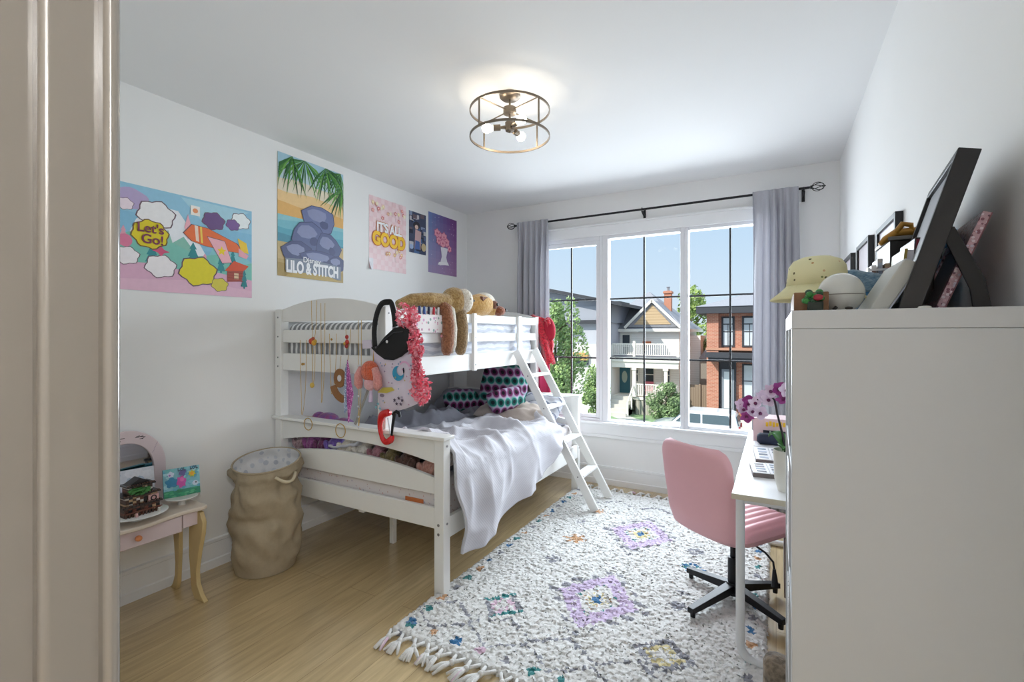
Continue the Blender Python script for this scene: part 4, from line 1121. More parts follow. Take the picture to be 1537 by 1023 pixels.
art += [(blob(.22, .52, .17, .17, 16, .2, 5), '#2f7fa6'), (blob(.2, .8, .09, .1, 14, .15), '#cfd9ea'), (blob(.17, .78, .03, .03), '#a05fae'), (blob(.48, .5, .13, .2, 16, .2, 6), '#c04f9f'), (blob(.5, .58, .06, .08), '#d86fb2'), (blob(.52, .82, .1, .12, 14, .2, 4), '#5f5a8e'), (star(.78, .73, .12, .14, 7, .6), '#c9c13a'), (blob(.78, .73, .05, .06), '#d99a2e'), (blob(.86, .38, .08, .09), '#c7d3e3'), (blob(.88, .4, .022, .03), '#2a2832')]
for u, c_ in ((.42, 0), (.5, 1), (.58, 2), (.76, 0), (.83, 1), (.92, 2)):
    art += [(rect(u-.03, .88, u-.012, .99), '#1d2440'), (rect(u-.03, .88, u+.03, .91), '#1d2440')] if c_ != 1 else [(blob(u, .935, .035, .055), '#1d2440'), (blob(u, .935, .016, .03), '#6db4c8')]
canvas('painting', 'teal flower painting on canvas standing on small white stand', (-2.805, 1.392, .545), .165, .15, -.28, .22, '#1f6f80', art)
art2 = [(rect(0, 0, 1, 1), '#d6d9e2')] + [(blob(rs.rand(), rs.rand(), .2, .12, 10, .2), ['#e2e3ea', '#c4ccdb', '#b6c3d4'][k % 3]) for k in range(16)]
canvas('painting', 'pale white painting with teal edges behind the brick house', (-2.90, 1.20, .502), .2, .215, -.2, .18, '#2a7a80', art2)
# little house built of toy bricks
th = thing('toy_house', 'dark toy-brick house with green tree on white display stand', 'toy', (-2.76, 1.165, .536))
bk = {c: M('toy brick ' + c, h_, .4) for c, h_ in dict(brown='#4d352a', black='#211d1d', red='#6e4032', tan='#b89a78', white='#d5cfc8', green='#3c7a3a', pink='#d0a3a0').items()}
b_ = MB()
for lvl, (hw, hd, z0, z1) in enumerate(((.075, .05, .537, .585), (.068, .044, .588, .632), (.05, .035, .64, .675))):
    for i in range(9):
        for j in range(4):
            y = 1.165 - hw + 2*hw*i/9; z = z0 + (z1-z0)*j/4
            c_ = ['brown', 'red', 'black', 'tan', 'brown', 'white', 'brown', 'black'][rs.randint(8)] if lvl else ['brown', 'red', 'black', 'brown', 'tan'][rs.randint(5)]
            b_.bx(-2.76-hd, -2.76+hd, y+.0005, y+2*hw/9-.0005, z+.0004, z+(z1-z0)/4-.0004, bk[c_])
b_.build('walls', th, smooth=0)
r_ = MB()
for hw, hd, z in ((.085, .06, .585), (.078, .054, .632), (.06, .045, .676)):
    r_.bx(-2.76-hd, -2.76+hd, 1.165-hw, 1.165+hw, z, z+.006, bk['black'])
    for i in range(12): r_.bx(-2.76+hd-.008, -2.76+hd, 1.165-hw+2*hw*i/12, 1.165-hw+2*hw*(i+.6)/12, z+.006, z+.012, bk['brown'])
r_.prism([(1.115, .682), (1.215, .682), (1.165, .712)], 'x', -2.79, -2.73, bk['black'])
r_.build('roof', th, smooth=0)
MB().prism([(1.19, .59), (1.235, .59), (1.235, .622), (1.19, .622)], 'x', -2.715, -2.708, bk['pink']).ring((-2.707, 1.212, .606), .011, .003, bk['black'], 'x', 16, 6).build('round_window', th)
g_ = MB()
for k in range(26): g_.bx(*[q for c, h_ in zip((-2.712+rs.uniform(-.01, .012), 1.15+rs.uniform(-.04, .035), .655+rs.uniform(-.014, .014)), (.007, .009, .004)) for q in (c-h_, c+h_)], bk['green'])
g_.build('tree', th, smooth=0)
rl = MB()
for i in range(11): rl.bx(-2.70, -2.697, 1.09+.014*i, 1.096+.014*i, .537, .56, bk['brown'])
rl.bx(-2.701, -2.696, 1.085, 1.245, .558, .563, bk['red']).build('fence', th, smooth=0)
for k, (y, hx) in enumerate(((1.225, 'white'), (1.13, 'pink'))): 
    b_ = MB().ell((-2.685, y, .553), (.006, .006, .006), bk[hx]).bx(-2.69, -2.68, y-.005, y+.005, .537, .548, bk[hx]).build('figurine', th)

# ------------------------------------------------------------------ rug
RX0, RX1, RY0, RY1 = -1.612, -.036, 1.700, 4.150
def rugm(name, hx, var=.07):
    m, nt, b = new_mat(name)
    n = nd(nt, 'ShaderNodeTexNoise', Scale=70., Detail=3.); nt.links.new(objco(nt), n.inputs['Vector'])
    c = lin(hx)
    nt.links.new(mixc(nt, n.outputs['Fac'], tuple(x*(1-var) for x in c[:3])+(1,), tuple(min(1, x*(1+var)) for x in c[:3])+(1,)), b.inputs['Base Color'])
    b.inputs['Roughness'].default_value = 1.; b.inputs['Sheen Weight'].default_value = .25
    bump(nt, b, n.outputs['Fac'], .7, .006)
    return m
RC_ = dict(w=rugm('white wool pile', '#dcdbd8'), l=rugm('lilac wool pile', '#cdbad8', .14), g=rugm('grey wool pile', '#8d8e96', .2), b=rugm('blue wool pile', '#2f6d9c', .2), t=rugm('teal wool pile', '#2d7f80', .2), o=rugm('ochre wool pile', '#c79a72', .2), y=rugm('straw wool pile', '#d9cc9a', .1), p=rugm('blush wool pile', '#d9b9cc', .1))
def rug_col(x, y):
    j = .016*nz(x*40, y*40, 1); j2 = .016*nz(x*40, y*40, 9)
    x += j; y += j2
    for cx, cy, wx, wy in ((-.826, 2.42, .245, .335), (-.826, 3.35, .25, .31)):
        d = abs(x-cx)/wx + abs(y-cy)/wy
        # stepped diamond
        if d < .13: return 'b'
        if d < .25: return 'y' if (cy > 3 or nz(x*60, y*60) > .1) else 'w'
        if d < .50: return 'w' if nz(x*50, y*70, 3) < .35 else ('o' if d < .38 else 't')
        st_ = (int(abs(x-cx)*34) % 2)*.03
        if d < .86 + st_: return 'l' if nz(x*45, y*45, 5) < .42 else 'w'
        if d < 1.14 and (int((y*1.0+4)*26) % 2 == 0) and nz(x*30, y*14, 6) > -.12: return 'g'
    for cx, cy, r, c in ((-1.235, 2.134, .12, 'gb'), (-.43, 2.135, .13, 'gy'), (-.44, 2.56, .055, 'g'), (-.44, 2.70, .035, 'g'), (-.32, 2.66, .05, 'g'), (-.436, 3.02, .07, 'bt'), (-1.215, 2.72, .06, 'g'), (-1.20, 3.06, .10, 'star'), (-1.27, 3.36, .045, 'g'), (-.45, 3.25, .06, 'g'), (-1.22, 3.62, .06, 'star'), (-.42, 3.66, .06, 'star')):
        dx, dy = x-cx, y-cy; q = abs(dx)/r + abs(dy)/r
        if q > 1.05: continue
        if c == 'g': return 'g' if nz(x*60, y*60, 2) > -.2 else 'w'
        if c == 'bt': return 'b' if nz(x*50, y*50, 2) > 0 else ('t' if nz(x*40, y*40, 7) > .1 else 'w')
        if c == 'star':
            a = math.atan2(dy, dx); rr = math.hypot(dx, dy)/r
            return 'o' if rr < .35 + .6*abs(math.cos(3*a))**3 else None or 'w'
        if q > .68: return ('g' if c == 'gy' or dx*dy > 0 else 't') if nz(x*55, y*55, 3) > -.25 else 'w'
        if q > .34: return ('y' if c == 'gy' else 'p') if nz(x*55, y*55, 4) > -.1 else 'w'
        return 'w'
    # zig-zag lines at the ends
    for yl, k in ((1.99, 1), (1.86, -1), (3.86, 1)):
        zz = yl + k*.055*(abs(((x+.826)*3.2) % 1 - .5)*4-1)
        if abs(y-zz) < .010 and nz(x*30, y*9, 8) > -.22: return 'g'
    ed = min(x-RX0, RX1-x)
    if .045 < ed < .085:
        k = (y-1.74)/.118; f = k - math.floor(k)
        if .35 < f < .75 and abs(ed-.065) < .018 + .006*math.sin(y*50): return 'btogtobg'[int(math.floor(k)) % 8] if True else 'w'
    if 1.755 < y < 1.80:
        k = (x+1.6)/.13; f = k-math.floor(k)
        if .35 < f < .65: return 'tobpgt'[int(math.floor(k)) % 6]
    return 'w'
rug = thing('rug', 'shaggy white rug with lilac diamonds and tasselled ends', 'rug', ((RX0+RX1)/2, (RY0+RY1)/2, 0))
NX, NY = 230, 350
xs = np.linspace(RX0, RX1, NX); ys = np.linspace(RY0, RY1, NY)
# woolly tufts: one bump per jittered seed
hgt = np.zeros((NX, NY)); TX, TY = 105, 160
gx = np.linspace(0, TX-1, NX); gy = np.linspace(0, TY-1, NY)
jx = rs.uniform(-.38, .38, (TX+2, TY+2)); jy = rs.uniform(-.38, .38, (TX+2, TY+2)); jh = rs.uniform(.35, 1., (TX+2, TY+2))
GX, GY = np.meshgrid(gx, gy, indexing='ij'); best = np.zeros_like(GX)
for dx in (-1, 0, 1):
    for dy in (-1, 0, 1):
        ix = np.clip(np.rint(GX).astype(int)+dx, 0, TX+1); iy = np.clip(np.rint(GY).astype(int)+dy, 0, TY+1)
        d2 = (GX-ix-jx[ix, iy])**2 + (GY-iy-jy[ix, iy])**2
        best = np.maximum(best, jh[ix, iy]*np.clip(1-d2*1.15, 0, 1)**.6)
hgt = best*.016
edge = np.minimum.reduce([np.abs(xs-RX0)[:, None]+0*ys, np.abs(xs-RX1)[:, None]+0*ys, 0*xs[:, None]+np.abs(ys-RY0), 0*xs[:, None]+np.abs(ys-RY1)])
Z = (.010+hgt)*np.clip(edge/.012, 0, 1)**.5 + .001
wx = .004*rs.normal(size=(NX, NY)); wy = .004*rs.normal(size=(NX, NY))
V = np.stack([xs[:, None]+wx, np.broadcast_to(ys, (NX, NY))+wy, Z], -1).reshape(-1, 3)
keys = list(RC_)
idx = np.arange(NX*NY).reshape(NX, NY)
F = np.stack([idx[:-1, :-1], idx[1:, :-1], idx[1:, 1:], idx[:-1, 1:]], -1).reshape(-1, 4)
mi = []
for i in range(NX-1):
    for j in range(NY-1):
        mi.append(keys.index(rug_col((xs[i]+xs[i+1])/2, (ys[j]+ys[j+1])/2) or 'w'))
me = bpy.data.meshes.new('pile')
base = np.array(rug.location)
me.from_pydata((V-base).tolist(), [], F.tolist())
for k in keys: me.materials.append(RC_[k])
me.polygons.foreach_set('material_index', mi); me.polygons.foreach_set('use_smooth', [True]*len(mi)); me.update()
pile = bpy.data.objects.new('pile', me); COL.objects.link(pile); pile.parent = rug
for ye, sg in ((RY0, -1), (RY1, 1)):
    fr = MB()
    for k in range(21):
        x = RX0 + .03 + (RX1-RX0-.06)*k/20
        L = rs.uniform(.07, .11) if sg < 0 else rs.uniform(.04, .06); a = rs.uniform(-.5, .5)
        kn = (x + .03*math.sin(a), ye+sg*.045, .018)
        fr.tube([(x-.02, ye-sg*.005, .015), ((x-.02+kn[0])/2, ye+sg*.022, .018), kn], [.007, .008, .009], RC_['w'], 7)
        fr.tube([(x+.03, ye-sg*.005, .015), ((x+.03+kn[0])/2, ye+sg*.024, .018), kn], [.007, .008, .009], RC_['w'], 7)
        fr.ell(kn, .014, RC_['w'], nu=8, nv=6)
        for q in range(6):
            b2 = a + rs.uniform(-.6, .6)
            fr.tube([kn, (kn[0]+L*.5*math.sin(b2), kn[1]+sg*L*.5*math.cos(b2), .018), (kn[0]+L*math.sin(b2), kn[1]+sg*L*math.cos(b2), .007)], [.008, .009, .005], RC_['w' if q != 5 or k % 3 else 'p'], 6)
    fr.build('tassels', rug, smooth=180)

# ------------------------------------------------------------------ desk
DXa, DXb, DYa, DYb = -.165, .385, 2.20, 3.72
WD_ = M('white laminate', '#eeeef0', .3, var=.01); WM = M('white powder-coated tube', '#dfe0e1', .35, var=.01)
desk = thing('desk', 'white desk with looped tube legs along the right wall', 'desk', (.11, 2.96, 0))
MB().bx(DXa, DXb, DYa, DYb, .727, .75, WD_).build('table_top', desk, bev=.003)
label(MB().bx(DXa+.0, DXb, DYa-.0015, DYa+.001, .7275, .7495, M('pale wood edge', '#c9c0ab', .5)).build('edge_band', desk), 'pale wood-coloured edge')
for y in (DYa+.07, DYb-.07):
    r = .07; pts = [(DXa+.03, y, .727), (DXa+.03, y, .022+r)]
    for i in range(1, 9):
        a = PI + i*PI/16; pts.append((DXa+.03+r+r*math.cos(a), y, .022+r+r*math.sin(a)))
    for i in range(0, 9):
        a = 1.5*PI + i*PI/16; pts.append((DXb-.05-r+r*math.cos(a), y, .022+r+r*math.sin(a)))
    pts.append((DXb-.05, y, .727))
    MB().tube(pts, .018, WM, 12).build('leg', desk, smooth=60)
MB().bx(DXa+.03, DXb-.03, DYa+.06, DYa+.08, .695, .727, WM).bx(DXa+.03, DXb-.03, DYb-.08, DYb-.06, .695, .727, WM).bx(DXb-.06, DXb-.04, DYa+.08, DYb-.08, .68, .727, WM).build('rail', desk, bev=.002)
# things on the desk
def palette(c, lab, yaw, w, d):
    t = thing('makeup_palette', lab, 'palette', (c[0], c[1], .75))
    X = Matrix.Translation((c[0], c[1], .75)) @ Matrix.Rotation(yaw, 4, 'Z')
    mb = MB(); mb.X = X; mb.bx(-w/2, w/2, -d/2, d/2, 0, .020, M('dark taupe card', '#6f6664', .5)).build('case', t, bev=.002)
    mb = MB(); mb.X = X; mb.bx(-w/2+.002, w/2-.002, -d/2+.002, d/2-.002, .020, .023, M('white card', '#e7e5e8', .35)).build('lid', t)
    mb = MB(); mb.X = X
    for i in range(2):
        for j in range(4):
            x = -w/2 + w*(.27+.46*i); y = -d/2 + d*(.16+.22*j)
            hx = ['#5b5a66', '#8592a6', '#6f6b7a', '#3f4a5c', '#9aa2b4'][rs.randint(5)]
            mb.bx(x-w*.14, x+w*.14, y-d*.06, y+d*.05, .023, .0245, M('shade ' + hx[1:], hx, .5))
    mb.bx(-.0015, .0015, -d/2, d/2, .023, .0245, M('silver line', '#aeb0b6', .3, .5))
    mb.build('colour_pans', t, smooth=0)
palette((-.035, 2.605), 'white makeup palette nearest the camera, beside the plant pot', .12, .145, .20)
palette((-.03, 2.93), 'white makeup palette farther back, behind the nearer palette', .08, .15, .30)
t = thing('brush_case', 'navy rolled pouch lying between palette and pink box', 'pouch', (-.02, 3.20, .75))
MB().tube([(-.10, 3.19, .80), (-.085, 3.19, .80), (.03, 3.20, .80), (.05, 3.20, .80)], [.02, .034, .034, .018], M('navy cloth', '#222b42', .7), 16).build('roll', t, smooth=60)
label(MB().bx(-.12, .06, 3.12, 3.27, .75, .767, M('white tray plastic', '#e2e2e6', .4)).build('tray', t, bev=.003), 'white flat tray')
t = thing('gift_box', 'pale pink box with yellow print at the window end of desk', 'box', (-.02, 3.36, .75))
PB = M('pale pink card', '#e2c6c8', .6, var=.03)
yl = MB().bx(-.125, .09, 3.28, 3.46, .75, .905, PB); YW = M('yellow print', '#dcc04a', .5)
for i in range(6): yl.bx(-.055+.018*i, -.042+.018*i, 3.2785, 3.2795, .858+.004*(i % 2), .884+.003*((i*2) % 3), YW)
label(yl.build('box', t, smooth=0), 'pale pink with yellow print')
label(MB().bx(-.07, .08, 3.2785, 3.2795, .76, .835, M('dark window film', '#3b3a44', .3)).build('window', t), 'dark see-through panel')

orc = thing('orchid', 'pink and white orchid in cream pot at the near end of desk', 'potted plant', (.045, 2.345, .75))
MB().lathe([(.04, .75), (.052, .80), (.058, .925), (.054, .925), (.05, .90), (.001, .90)], (.045, 2.345, 0), M('cream ceramic', '#dcd9cf', .35), 30).build('pot', orc)
MB().lathe([(.001, .903), (.05, .902)], (.045, 2.345, 0), fur('bark mix', '#7d7a52', '#4d4a33', 80), 20, cap=False).build('soil', orc)
STM = M('dark purple stem', '#2b2129', .5); LEAF = M('glossy orchid leaf', '#3f7a35', .35, var=.15, vs=20)
stems = [[(.035, 2.345, .90), (.025, 2.37, .98), (.005, 2.42, 1.06), (-.006, 2.45, 1.12), (-.02, 2.47, 1.135), (-.05, 2.50, 1.13), (-.085, 2.55, 1.10)],
         [(.055, 2.34, .90), (.06, 2.36, 1.0), (.058, 2.38, 1.09), (.05, 2.40, 1.14), (.02, 2.43, 1.165), (-.01, 2.46, 1.16), (-.045, 2.50, 1.12)]]
for s_ in stems: MB().tube(s_, [.0045]*4+[.0035]*3, STM, 8).build('stem', orc, smooth=60)
for k, (dx, dy, L, wd, zt) in enumerate(((-.6, .5, .13, .034, .075), (.5, .6, .12, .035, .085), (-.2, -.7, .11, .03, .04), (.7, -.2, .11, .03, .06))):
    def lf(u, v):
        t = u; w_ = wd*math.sin(min(1, .08+t)*PI)**.7*(2*v-1)
        d = Vector((dx, dy, 0)).normalized(); sd = Vector((-d.y, d.x, 0))
        p = Vector((.045, 2.345, .905)) + d*L*t*.75 + Vector((0, 0, zt*math.sin(t*2.3))) + sd*w_ + Vector((0, 0, abs(2*v-1)*.012))
        return tuple(p)
    MB().grid(lf, 14, 7, LEAF).build('leaf', orc, smooth=180, solid=.003)
FW = M('pale lilac petal', '#e4cfe2', .7, var=.06, vs=60); FM = M('magenta petal', '#9c3f86', .7, var=.2, vs=50); FC = M('dark plum throat', '#6b2556', .6)
fl = [(-.14, 2.60, 1.05), (-.115, 2.57, 1.08), (-.155, 2.66, 1.06), (-.10, 2.56, 1.045), (-.085, 2.53, 1.09), (-.055, 2.50, 1.125), (-.02, 2.45, 1.16), (.01, 2.42, 1.175), (.038, 2.40, 1.175), (.03, 2.39, 1.135), (-.03, 2.47, 1.12), (-.12, 2.62, 1.09), (-.065, 2.54, 1.045), (-.125, 2.58, 1.02)]
for k, p in enumerate(fl):
    R_ = Euler((PI/2 + rs.uniform(-.7, .5), rs.uniform(-.6, .6), rs.uniform(-.9, .5))).to_matrix(); p = Vector(p)
    f_ = MB(); mat = FW if k in (3, 4, 5, 6, 10) else (FM if k % 2 else FW)
    for q in range(5):
        a = q*2*PI/5; 
        def pf(u, v):
            rr = .003+.030*u; w_ = .0145*math.sin((.12+.86*u)*PI)**.6*(2*v-1)*(1.25 if q in (1, 4) else .9)
            return tuple(p + R_ @ Vector((rr*math.cos(a)-w_*math.sin(a), rr*math.sin(a)+w_*math.cos(a), .012*u*u)))
        f_.grid(pf, 6, 5, mat)
    f_.ell(p + R_ @ Vector((0, -.003, .006)), (.008, .008, .008), FC, nu=8, nv=6)
    f_.build('flower', orc, smooth=180, fix=False)

# ------------------------------------------------------------------ chair
ch = thing('office_chair', 'pink padded swivel chair on black four-star base', 'chair', (-.20, 2.775, 0))
PNK = M('pink vinyl', '#e8b3ba', .48, var=.03, vs=6, bmp=.08, bs=250)
cf = Vector((.57, .82, 0)); cr = Vector((.82, -.57, 0)); cc = Vector((-.20, 2.775, 0))
def cpt(d, s_, z): return tuple(cc + cf*d + cr*s_ + Vector((0, 0, z)))
bpath = [(.0, -.06, .372), (.10, -.16, .378), (.2, -.215, .41), (.32, -.235, .48), (.5, -.245, .58), (.75, -.265, .72), (1., -.285, .862)]
def bcen(t): return lerp([(a, b) for a, b, c in bpath], t), lerp([(a, c) for a, b, c in bpath], t)
def bw(t): return lerp([(0, .15), (.1, .175), (.2, .195), (.35, .212), (.6, .225), (.85, .226), (1, .224)], t)
def backf(sgn):
    def fn(u, v):
        t = .5 - .5*math.cos(v*PI) if False else v
        d, z = bcen(t); s_ = 2*u-1
        # rounded outline: shrink width near the top
        top = max(0, (t-.84)/.16); w_ = bw(t)*(1-.30*(1-math.sqrt(max(0, 1-top**2.2))))
        edge = math.sqrt(max(0, (1-abs(s_)**5)))*math.sqrt(max(0, 1-top**6))*min(1, .35+v*6)
        th_ = .027*edge
        wrap = .030*abs(s_)**2.2*(1 if t > .15 else t/.15)
        return cpt(d - .012 + wrap + sgn*th_, s_*w_ - .02, z)
    return fn
mb = MB().grid(backf(1), 34, 40, PNK).grid(backf(-1), 34, 40, PNK)
mb.build('backrest', ch, smooth=180)
def seatf(sgn):
    def fn(u, v):
        a, b = 2*u-1, 2*v-1
        k = max(0, (1-abs(a)**7)*(1-abs(b)**7))**.5
        ww = .222*(1-.05*(b+1)/2); 
        z = .425 + sgn*.05*k + (.007*abs(math.sin(a*PI*4.5))*k if sgn > 0 else 0)
        return cpt(.045 + .225*b, a*ww, z)
    return fn
MB().grid(seatf(1), 80, 30, PNK).grid(seatf(-1), 30, 20, PNK).build('seat', ch, smooth=180)
MB().tube([cpt(0, 0, .10), cpt(0, 0, .24)], .026, BLACK, 16).tube([cpt(0, 0, .24), cpt(0, 0, .37)], .014, BLACK, 14).build('gas_lift', ch)
MB().tube([cpt(0, 0, .05), cpt(0, 0, .11)], [.042, .034], BLACK, 20).build('hub', ch)
for tip in ((-.445, 2.905), (-.37, 2.475), (.035, 2.59), (.01, 2.965)):
    p = Vector((tip[0], tip[1], 0)); d = (p-cc).normalized(); sd = Vector((-d.y, d.x, 0))
    m_ = MB(); vs = []
    for q, w_, z0, z1 in ((cc+d*.02, .028, .062, .105), (p, .019, .045, .072)):
        for a, z in ((-1, z0), (1, z0), (1, z1), (-1, z1)): vs.append(q+sd*a*w_*.9+Vector((0, 0, z)))
    m_.add(vs, [(0,3,2,1),(4,5,6,7),(0,1,5,4),(1,2,6,5),(2,3,7,6),(3,0,4,7)], BLACK)
    lg = m_.build('leg', ch, bev=.003)
    MB().lathe([(.012, .0), (.013, .025), (.007, .028), (.007, .05)], (p-d*.02) + Vector((0, 0, .018)), BLACK, 12).build('foot', lg)
MB().bx(cc.x-.08, cc.x+.08, cc.y-.06, cc.y+.06, .362, .378, BLACK).build('tilt_plate', ch)
MB().tube([(-.12, 2.70, .368), (-.045, 2.60, .365), (-.012, 2.56, .345), (-.008, 2.555, .31)], .005, BLACK, 8).tube([(-.008, 2.555, .315), (-.006, 2.553, .27), (-.006, 2.552, .235)], [.007, .013, .016], BLACK, 10).build('lever', ch)

# ------------------------------------------------------------------ shelf unit
KX0, KX1, KY0, KY1 = .030, .418, 1.228, 1.995; KT = 1.47
shf = thing('shelf_unit', 'tall white open cube shelf unit against the right wall', 'shelf unit', (.22, 1.61, 0))
KW = M('white shelf laminate', '#d0d3d7', .4, var=.012, vs=5)
for y0, y1 in ((KY0, KY0+.04), (KY1-.04, KY1)): MB().bx(KX0, KX1, y0, y1, 0, KT-.0405, KW).build('side_panel', shf, bev=.0015)
MB().bx(KX0, KX1, KY0, KY1, KT-.04, KT, KW).build('top_panel', shf, bev=.0015)
MB().bx(KX0, KX1, KY0+.04, KY1-.04, 0, .04, KW).build('bottom_panel', shf)
step = (KT-.08-.048)/4+.016
for k in range(1, 4): MB().bx(KX0+.002, KX1, KY0+.04, KY1-.04, .04+k*step-.016, .04+k*step, KW).build('shelf', shf, bev=.001)
ym = (KY0+KY1)/2
MB().bx(KX0+.002, KX1, ym-.008, ym+.008, .04, KT-.04, KW).build('divider', shf)
MB().bx(KX1-.004, KX1+.002, KY0, KY1, .02, KT-.02, KW).build('back_panel', shf)
SEQ = spots('white board with silver dots', '#dfe2e3', ['#8a9296', '#b9c4c6', '#6f777d', '#cfd8d8'], 90., .38, .4)
o = MB().bx(KX0+.003, KX0+.30, ym+.03, KY1-.06, .04+2*step, .04+2*step+.25, SEQ).build('storage_box', bev=.003, loc=(.18, 1.78, .04+2*step))
tag(o, 'silver-dotted white box in upper cube of the shelf unit', 'box')
o = MB().bx(KX0+.003, KX0+.28, ym+.05, KY1-.07, .04+step, .04+step+.2, SEQ).build('storage_box', bev=.003, loc=(.18, 1.78, .04+step))
tag(o, 'silver-dotted white box in lower cube of the shelf unit', 'box')
fb = thing('cat_scratcher', 'brown furry roll standing on floor beside the shelf unit', 'scratching post', (.0, 2.06, 0))
MB().lathe([(.001, 0), (.045, 0), (.05, .05), (.05, .17), (.04, .19), (.001, .195)], (.005, 2.07, 0), fur('brown grey long fur', '#9b8b78', '#5f5346', 40), 20).build('roll', fb, smooth=60)
dbx = thing('storage_crate', 'dark brown wood crate on the floor under the desk', 'crate', (.17, 2.92, 0))
BW = M('dark brown wood', '#5f4a3e', .5, var=.12, vs=20)
MB().bx(.035, .36, 2.74, 3.1, .10, .38, BW).build('body', dbx, bev=.004)
for x, y in ((.05, 2.755), (.32, 2.755), (.05, 3.065), (.32, 3.065)): MB().bx(x, x+.025, y, y+.02, 0, .10, BW).build('leg', dbx)

# things on top of the shelf unit
tb = thing('toy_box', 'small brown picture box under the yellow hat', 'box', (.07, 1.38, KT))
MB().bx(.036, .105, 1.30, 1.56, KT, KT+.045, M('brown printed card', '#8a6243', .6, var=.35, vs=60)).build('box', tb, bev=.002)
o = thing('toy_plant', 'tiny green and red toy plant on shelf top edge', 'toy', (.078, 1.275, KT))
b_ = MB(); GR, RDD = M('bright green plastic', '#2f7f35', .4, var=.3, vs=90), M('dark red plastic', '#a8303f', .4, var=.3, vs=90)
for k in range(14): b_.ell((.068+rs.uniform(-.010, .022), 1.275+rs.uniform(-.012, .012), KT+.034+rs.uniform(-.012, .010)), (.008, .008, .007), GR if k % 3 else M('dark green plastic', '#1c4a2c', .5), nu=8, nv=6)
b_.build('foliage', o)
MB().ell((.082, 1.262, KT+.03), (.010, .008, .007), RDD).build('flower', o)
MB().bx(.062, .092, 1.262, 1.288, KT, KT+.022, M('black green pot', '#1d2b22', .5)).build('pot', o, bev=.003)
HAT = spots('yellow cotton with small motifs', '#eee8bb', ['#6f6a4a', '#c79a62', '#8f9a62', '#d9b98a'], 55., .2, .95)
hat = thing('bucket_hat', 'yellow patterned bucket hat resting on the shelf corner', 'hat', (.095, 1.55, KT+.045))
hc = (.098, 1.555, 0)
MB().lathe([(.001, 1.628), (.035, 1.627), (.056, 1.618), (.066, 1.603), (.073, 1.548)], hc, HAT, 40, cap=False).build('crown', hat, smooth=180, solid=.003)
label(MB().lathe([(.073, 1.549), (.085, 1.536), (.114, 1.512)], hc, M('plain yellow cotton', '#ece5b6', .95, var=.05, vs=80, bmp=.2), 40, cap=False).build('brim', hat, smooth=180, solid=.004), 'plain yellow stitched brim')
pg = thing('piggy_bank', 'round white ceramic bank with seam, at the front shelf edge', 'money bank', (.137, 1.41, KT))
CER = M('white glazed ceramic', '#dcdcd6', .15, var=.01, coat=.6)
MB().ell((.138, 1.41, 1.518), (.049, .049, .049), CER, nu=36, nv=20).build('body', pg, smooth=180)
MB().ring((.138, 1.41, 1.513), .0488, .0012, M('seam grey', '#8f8e86', .5), 'z', 48, 6).build('seam', pg)
MB().tube([(.125, 1.368, 1.482), (.120, 1.364, 1.476)], .004, M('dark mark', '#3a3632', .6), 8).ell((.15, 1.368, 1.479), (.008, .004, .004), M('dark mark', '#3a3632')).build('markings', pg)
sk = thing('plush_shark', 'soft blue plush shark behind the white ceramic bank', 'soft toy', (.215, 1.62, KT))
BLU = fur('pale blue plush', '#7d9cb4', '#5f84a4', 80)
MB().ell((.235, 1.63, 1.53), (.085, .06, .05), BLU).ell((.195, 1.63, 1.575), (.035, .03, .022), BLU, Euler((0, .35, 0))).ell((.235, 1.63, 1.562), (.06, .04, .024), BLU, Euler((0, .3, 0))).build('body', sk, smooth=180, remesh=.006)
label(MB().ell((.225, 1.588, 1.515), (.045, .022, .022), fur('deep blue plush', '#3d86bd', '#2f6fa4', 80)).build('belly_fin', sk, smooth=180), 'deeper blue fin')
# leaning grey-white box
def leanbox(name, lab, cat, p, lean, yaw, d, h, mats, group=None):
    """box with its foot at p, w wide (X), d deep (Y), h tall, tilted in X by lean"""
    t = thing(name, lab, cat, p, group)
    X = Matrix.Translation(p) @ Matrix.Rotation(-yaw, 4, 'Z') @ Matrix.Rotation(lean, 4, 'Y')
    return t, X
t, X = leanbox('gift_carton', 'pale grey carton tilted against the large black frame', 'box', (.178, 1.30, KT), .52, 0, 0, 0, None)
mb = MB(); mb.X = X; mb.bx(0, .030, 0, .22, 0, .128, M('pale grey card', '#c3c3bd', .6, var=.03)).build('carton', t, bev=.003)
mb = MB(); mb.X = X; mb.bx(.0295, .032, .0, .22, .02, .105, M('blue-white sleeve', '#b9bdcc', .4, var=.1)).build('sleeve', t)
# large black easel frame seen from its edge
t, X = leanbox('framed_photograph', 'large black picture frame with easel back, standing edge-on', 'picture frame', (.225, 1.275, KT), .285, .09, 0, 0, None)
BF = M('black frame wood', '#17161a', .45, var=.1)
mb = MB(); mb.X = X
mb.bx(0, .036, 0, .02, 0, .335, BF).bx(0, .036, .35, .37, 0, .335, BF).bx(0, .036, .02, .35, 0, .02, BF).bx(0, .036, .02, .35, .315, .335, BF)
mb.build('frame', t, bev=.0015)
mb = MB(); mb.X = X; mb.bx(.008, .012, .02, .35, .02, .315, M('grey mat board', '#8f9096', .5)).build('picture', t, smooth=0)
mb = MB(); mb.X = X; mb.bx(.030, .034, .02, .35, .02, .315, BF).build('back_board', t, smooth=0)
hinge = X @ Vector((.037, .02, .175))
MB().prism([(hinge.x-.004, hinge.z+.012), (hinge.x+.010, hinge.z+.012), (.368, 1.53), (.378, KT), (.350, KT), (.345, 1.51), (hinge.x-.002, hinge.z-.022)], 'y', 1.30, 1.306, BF).build('easel_leg', t, bev=.001)
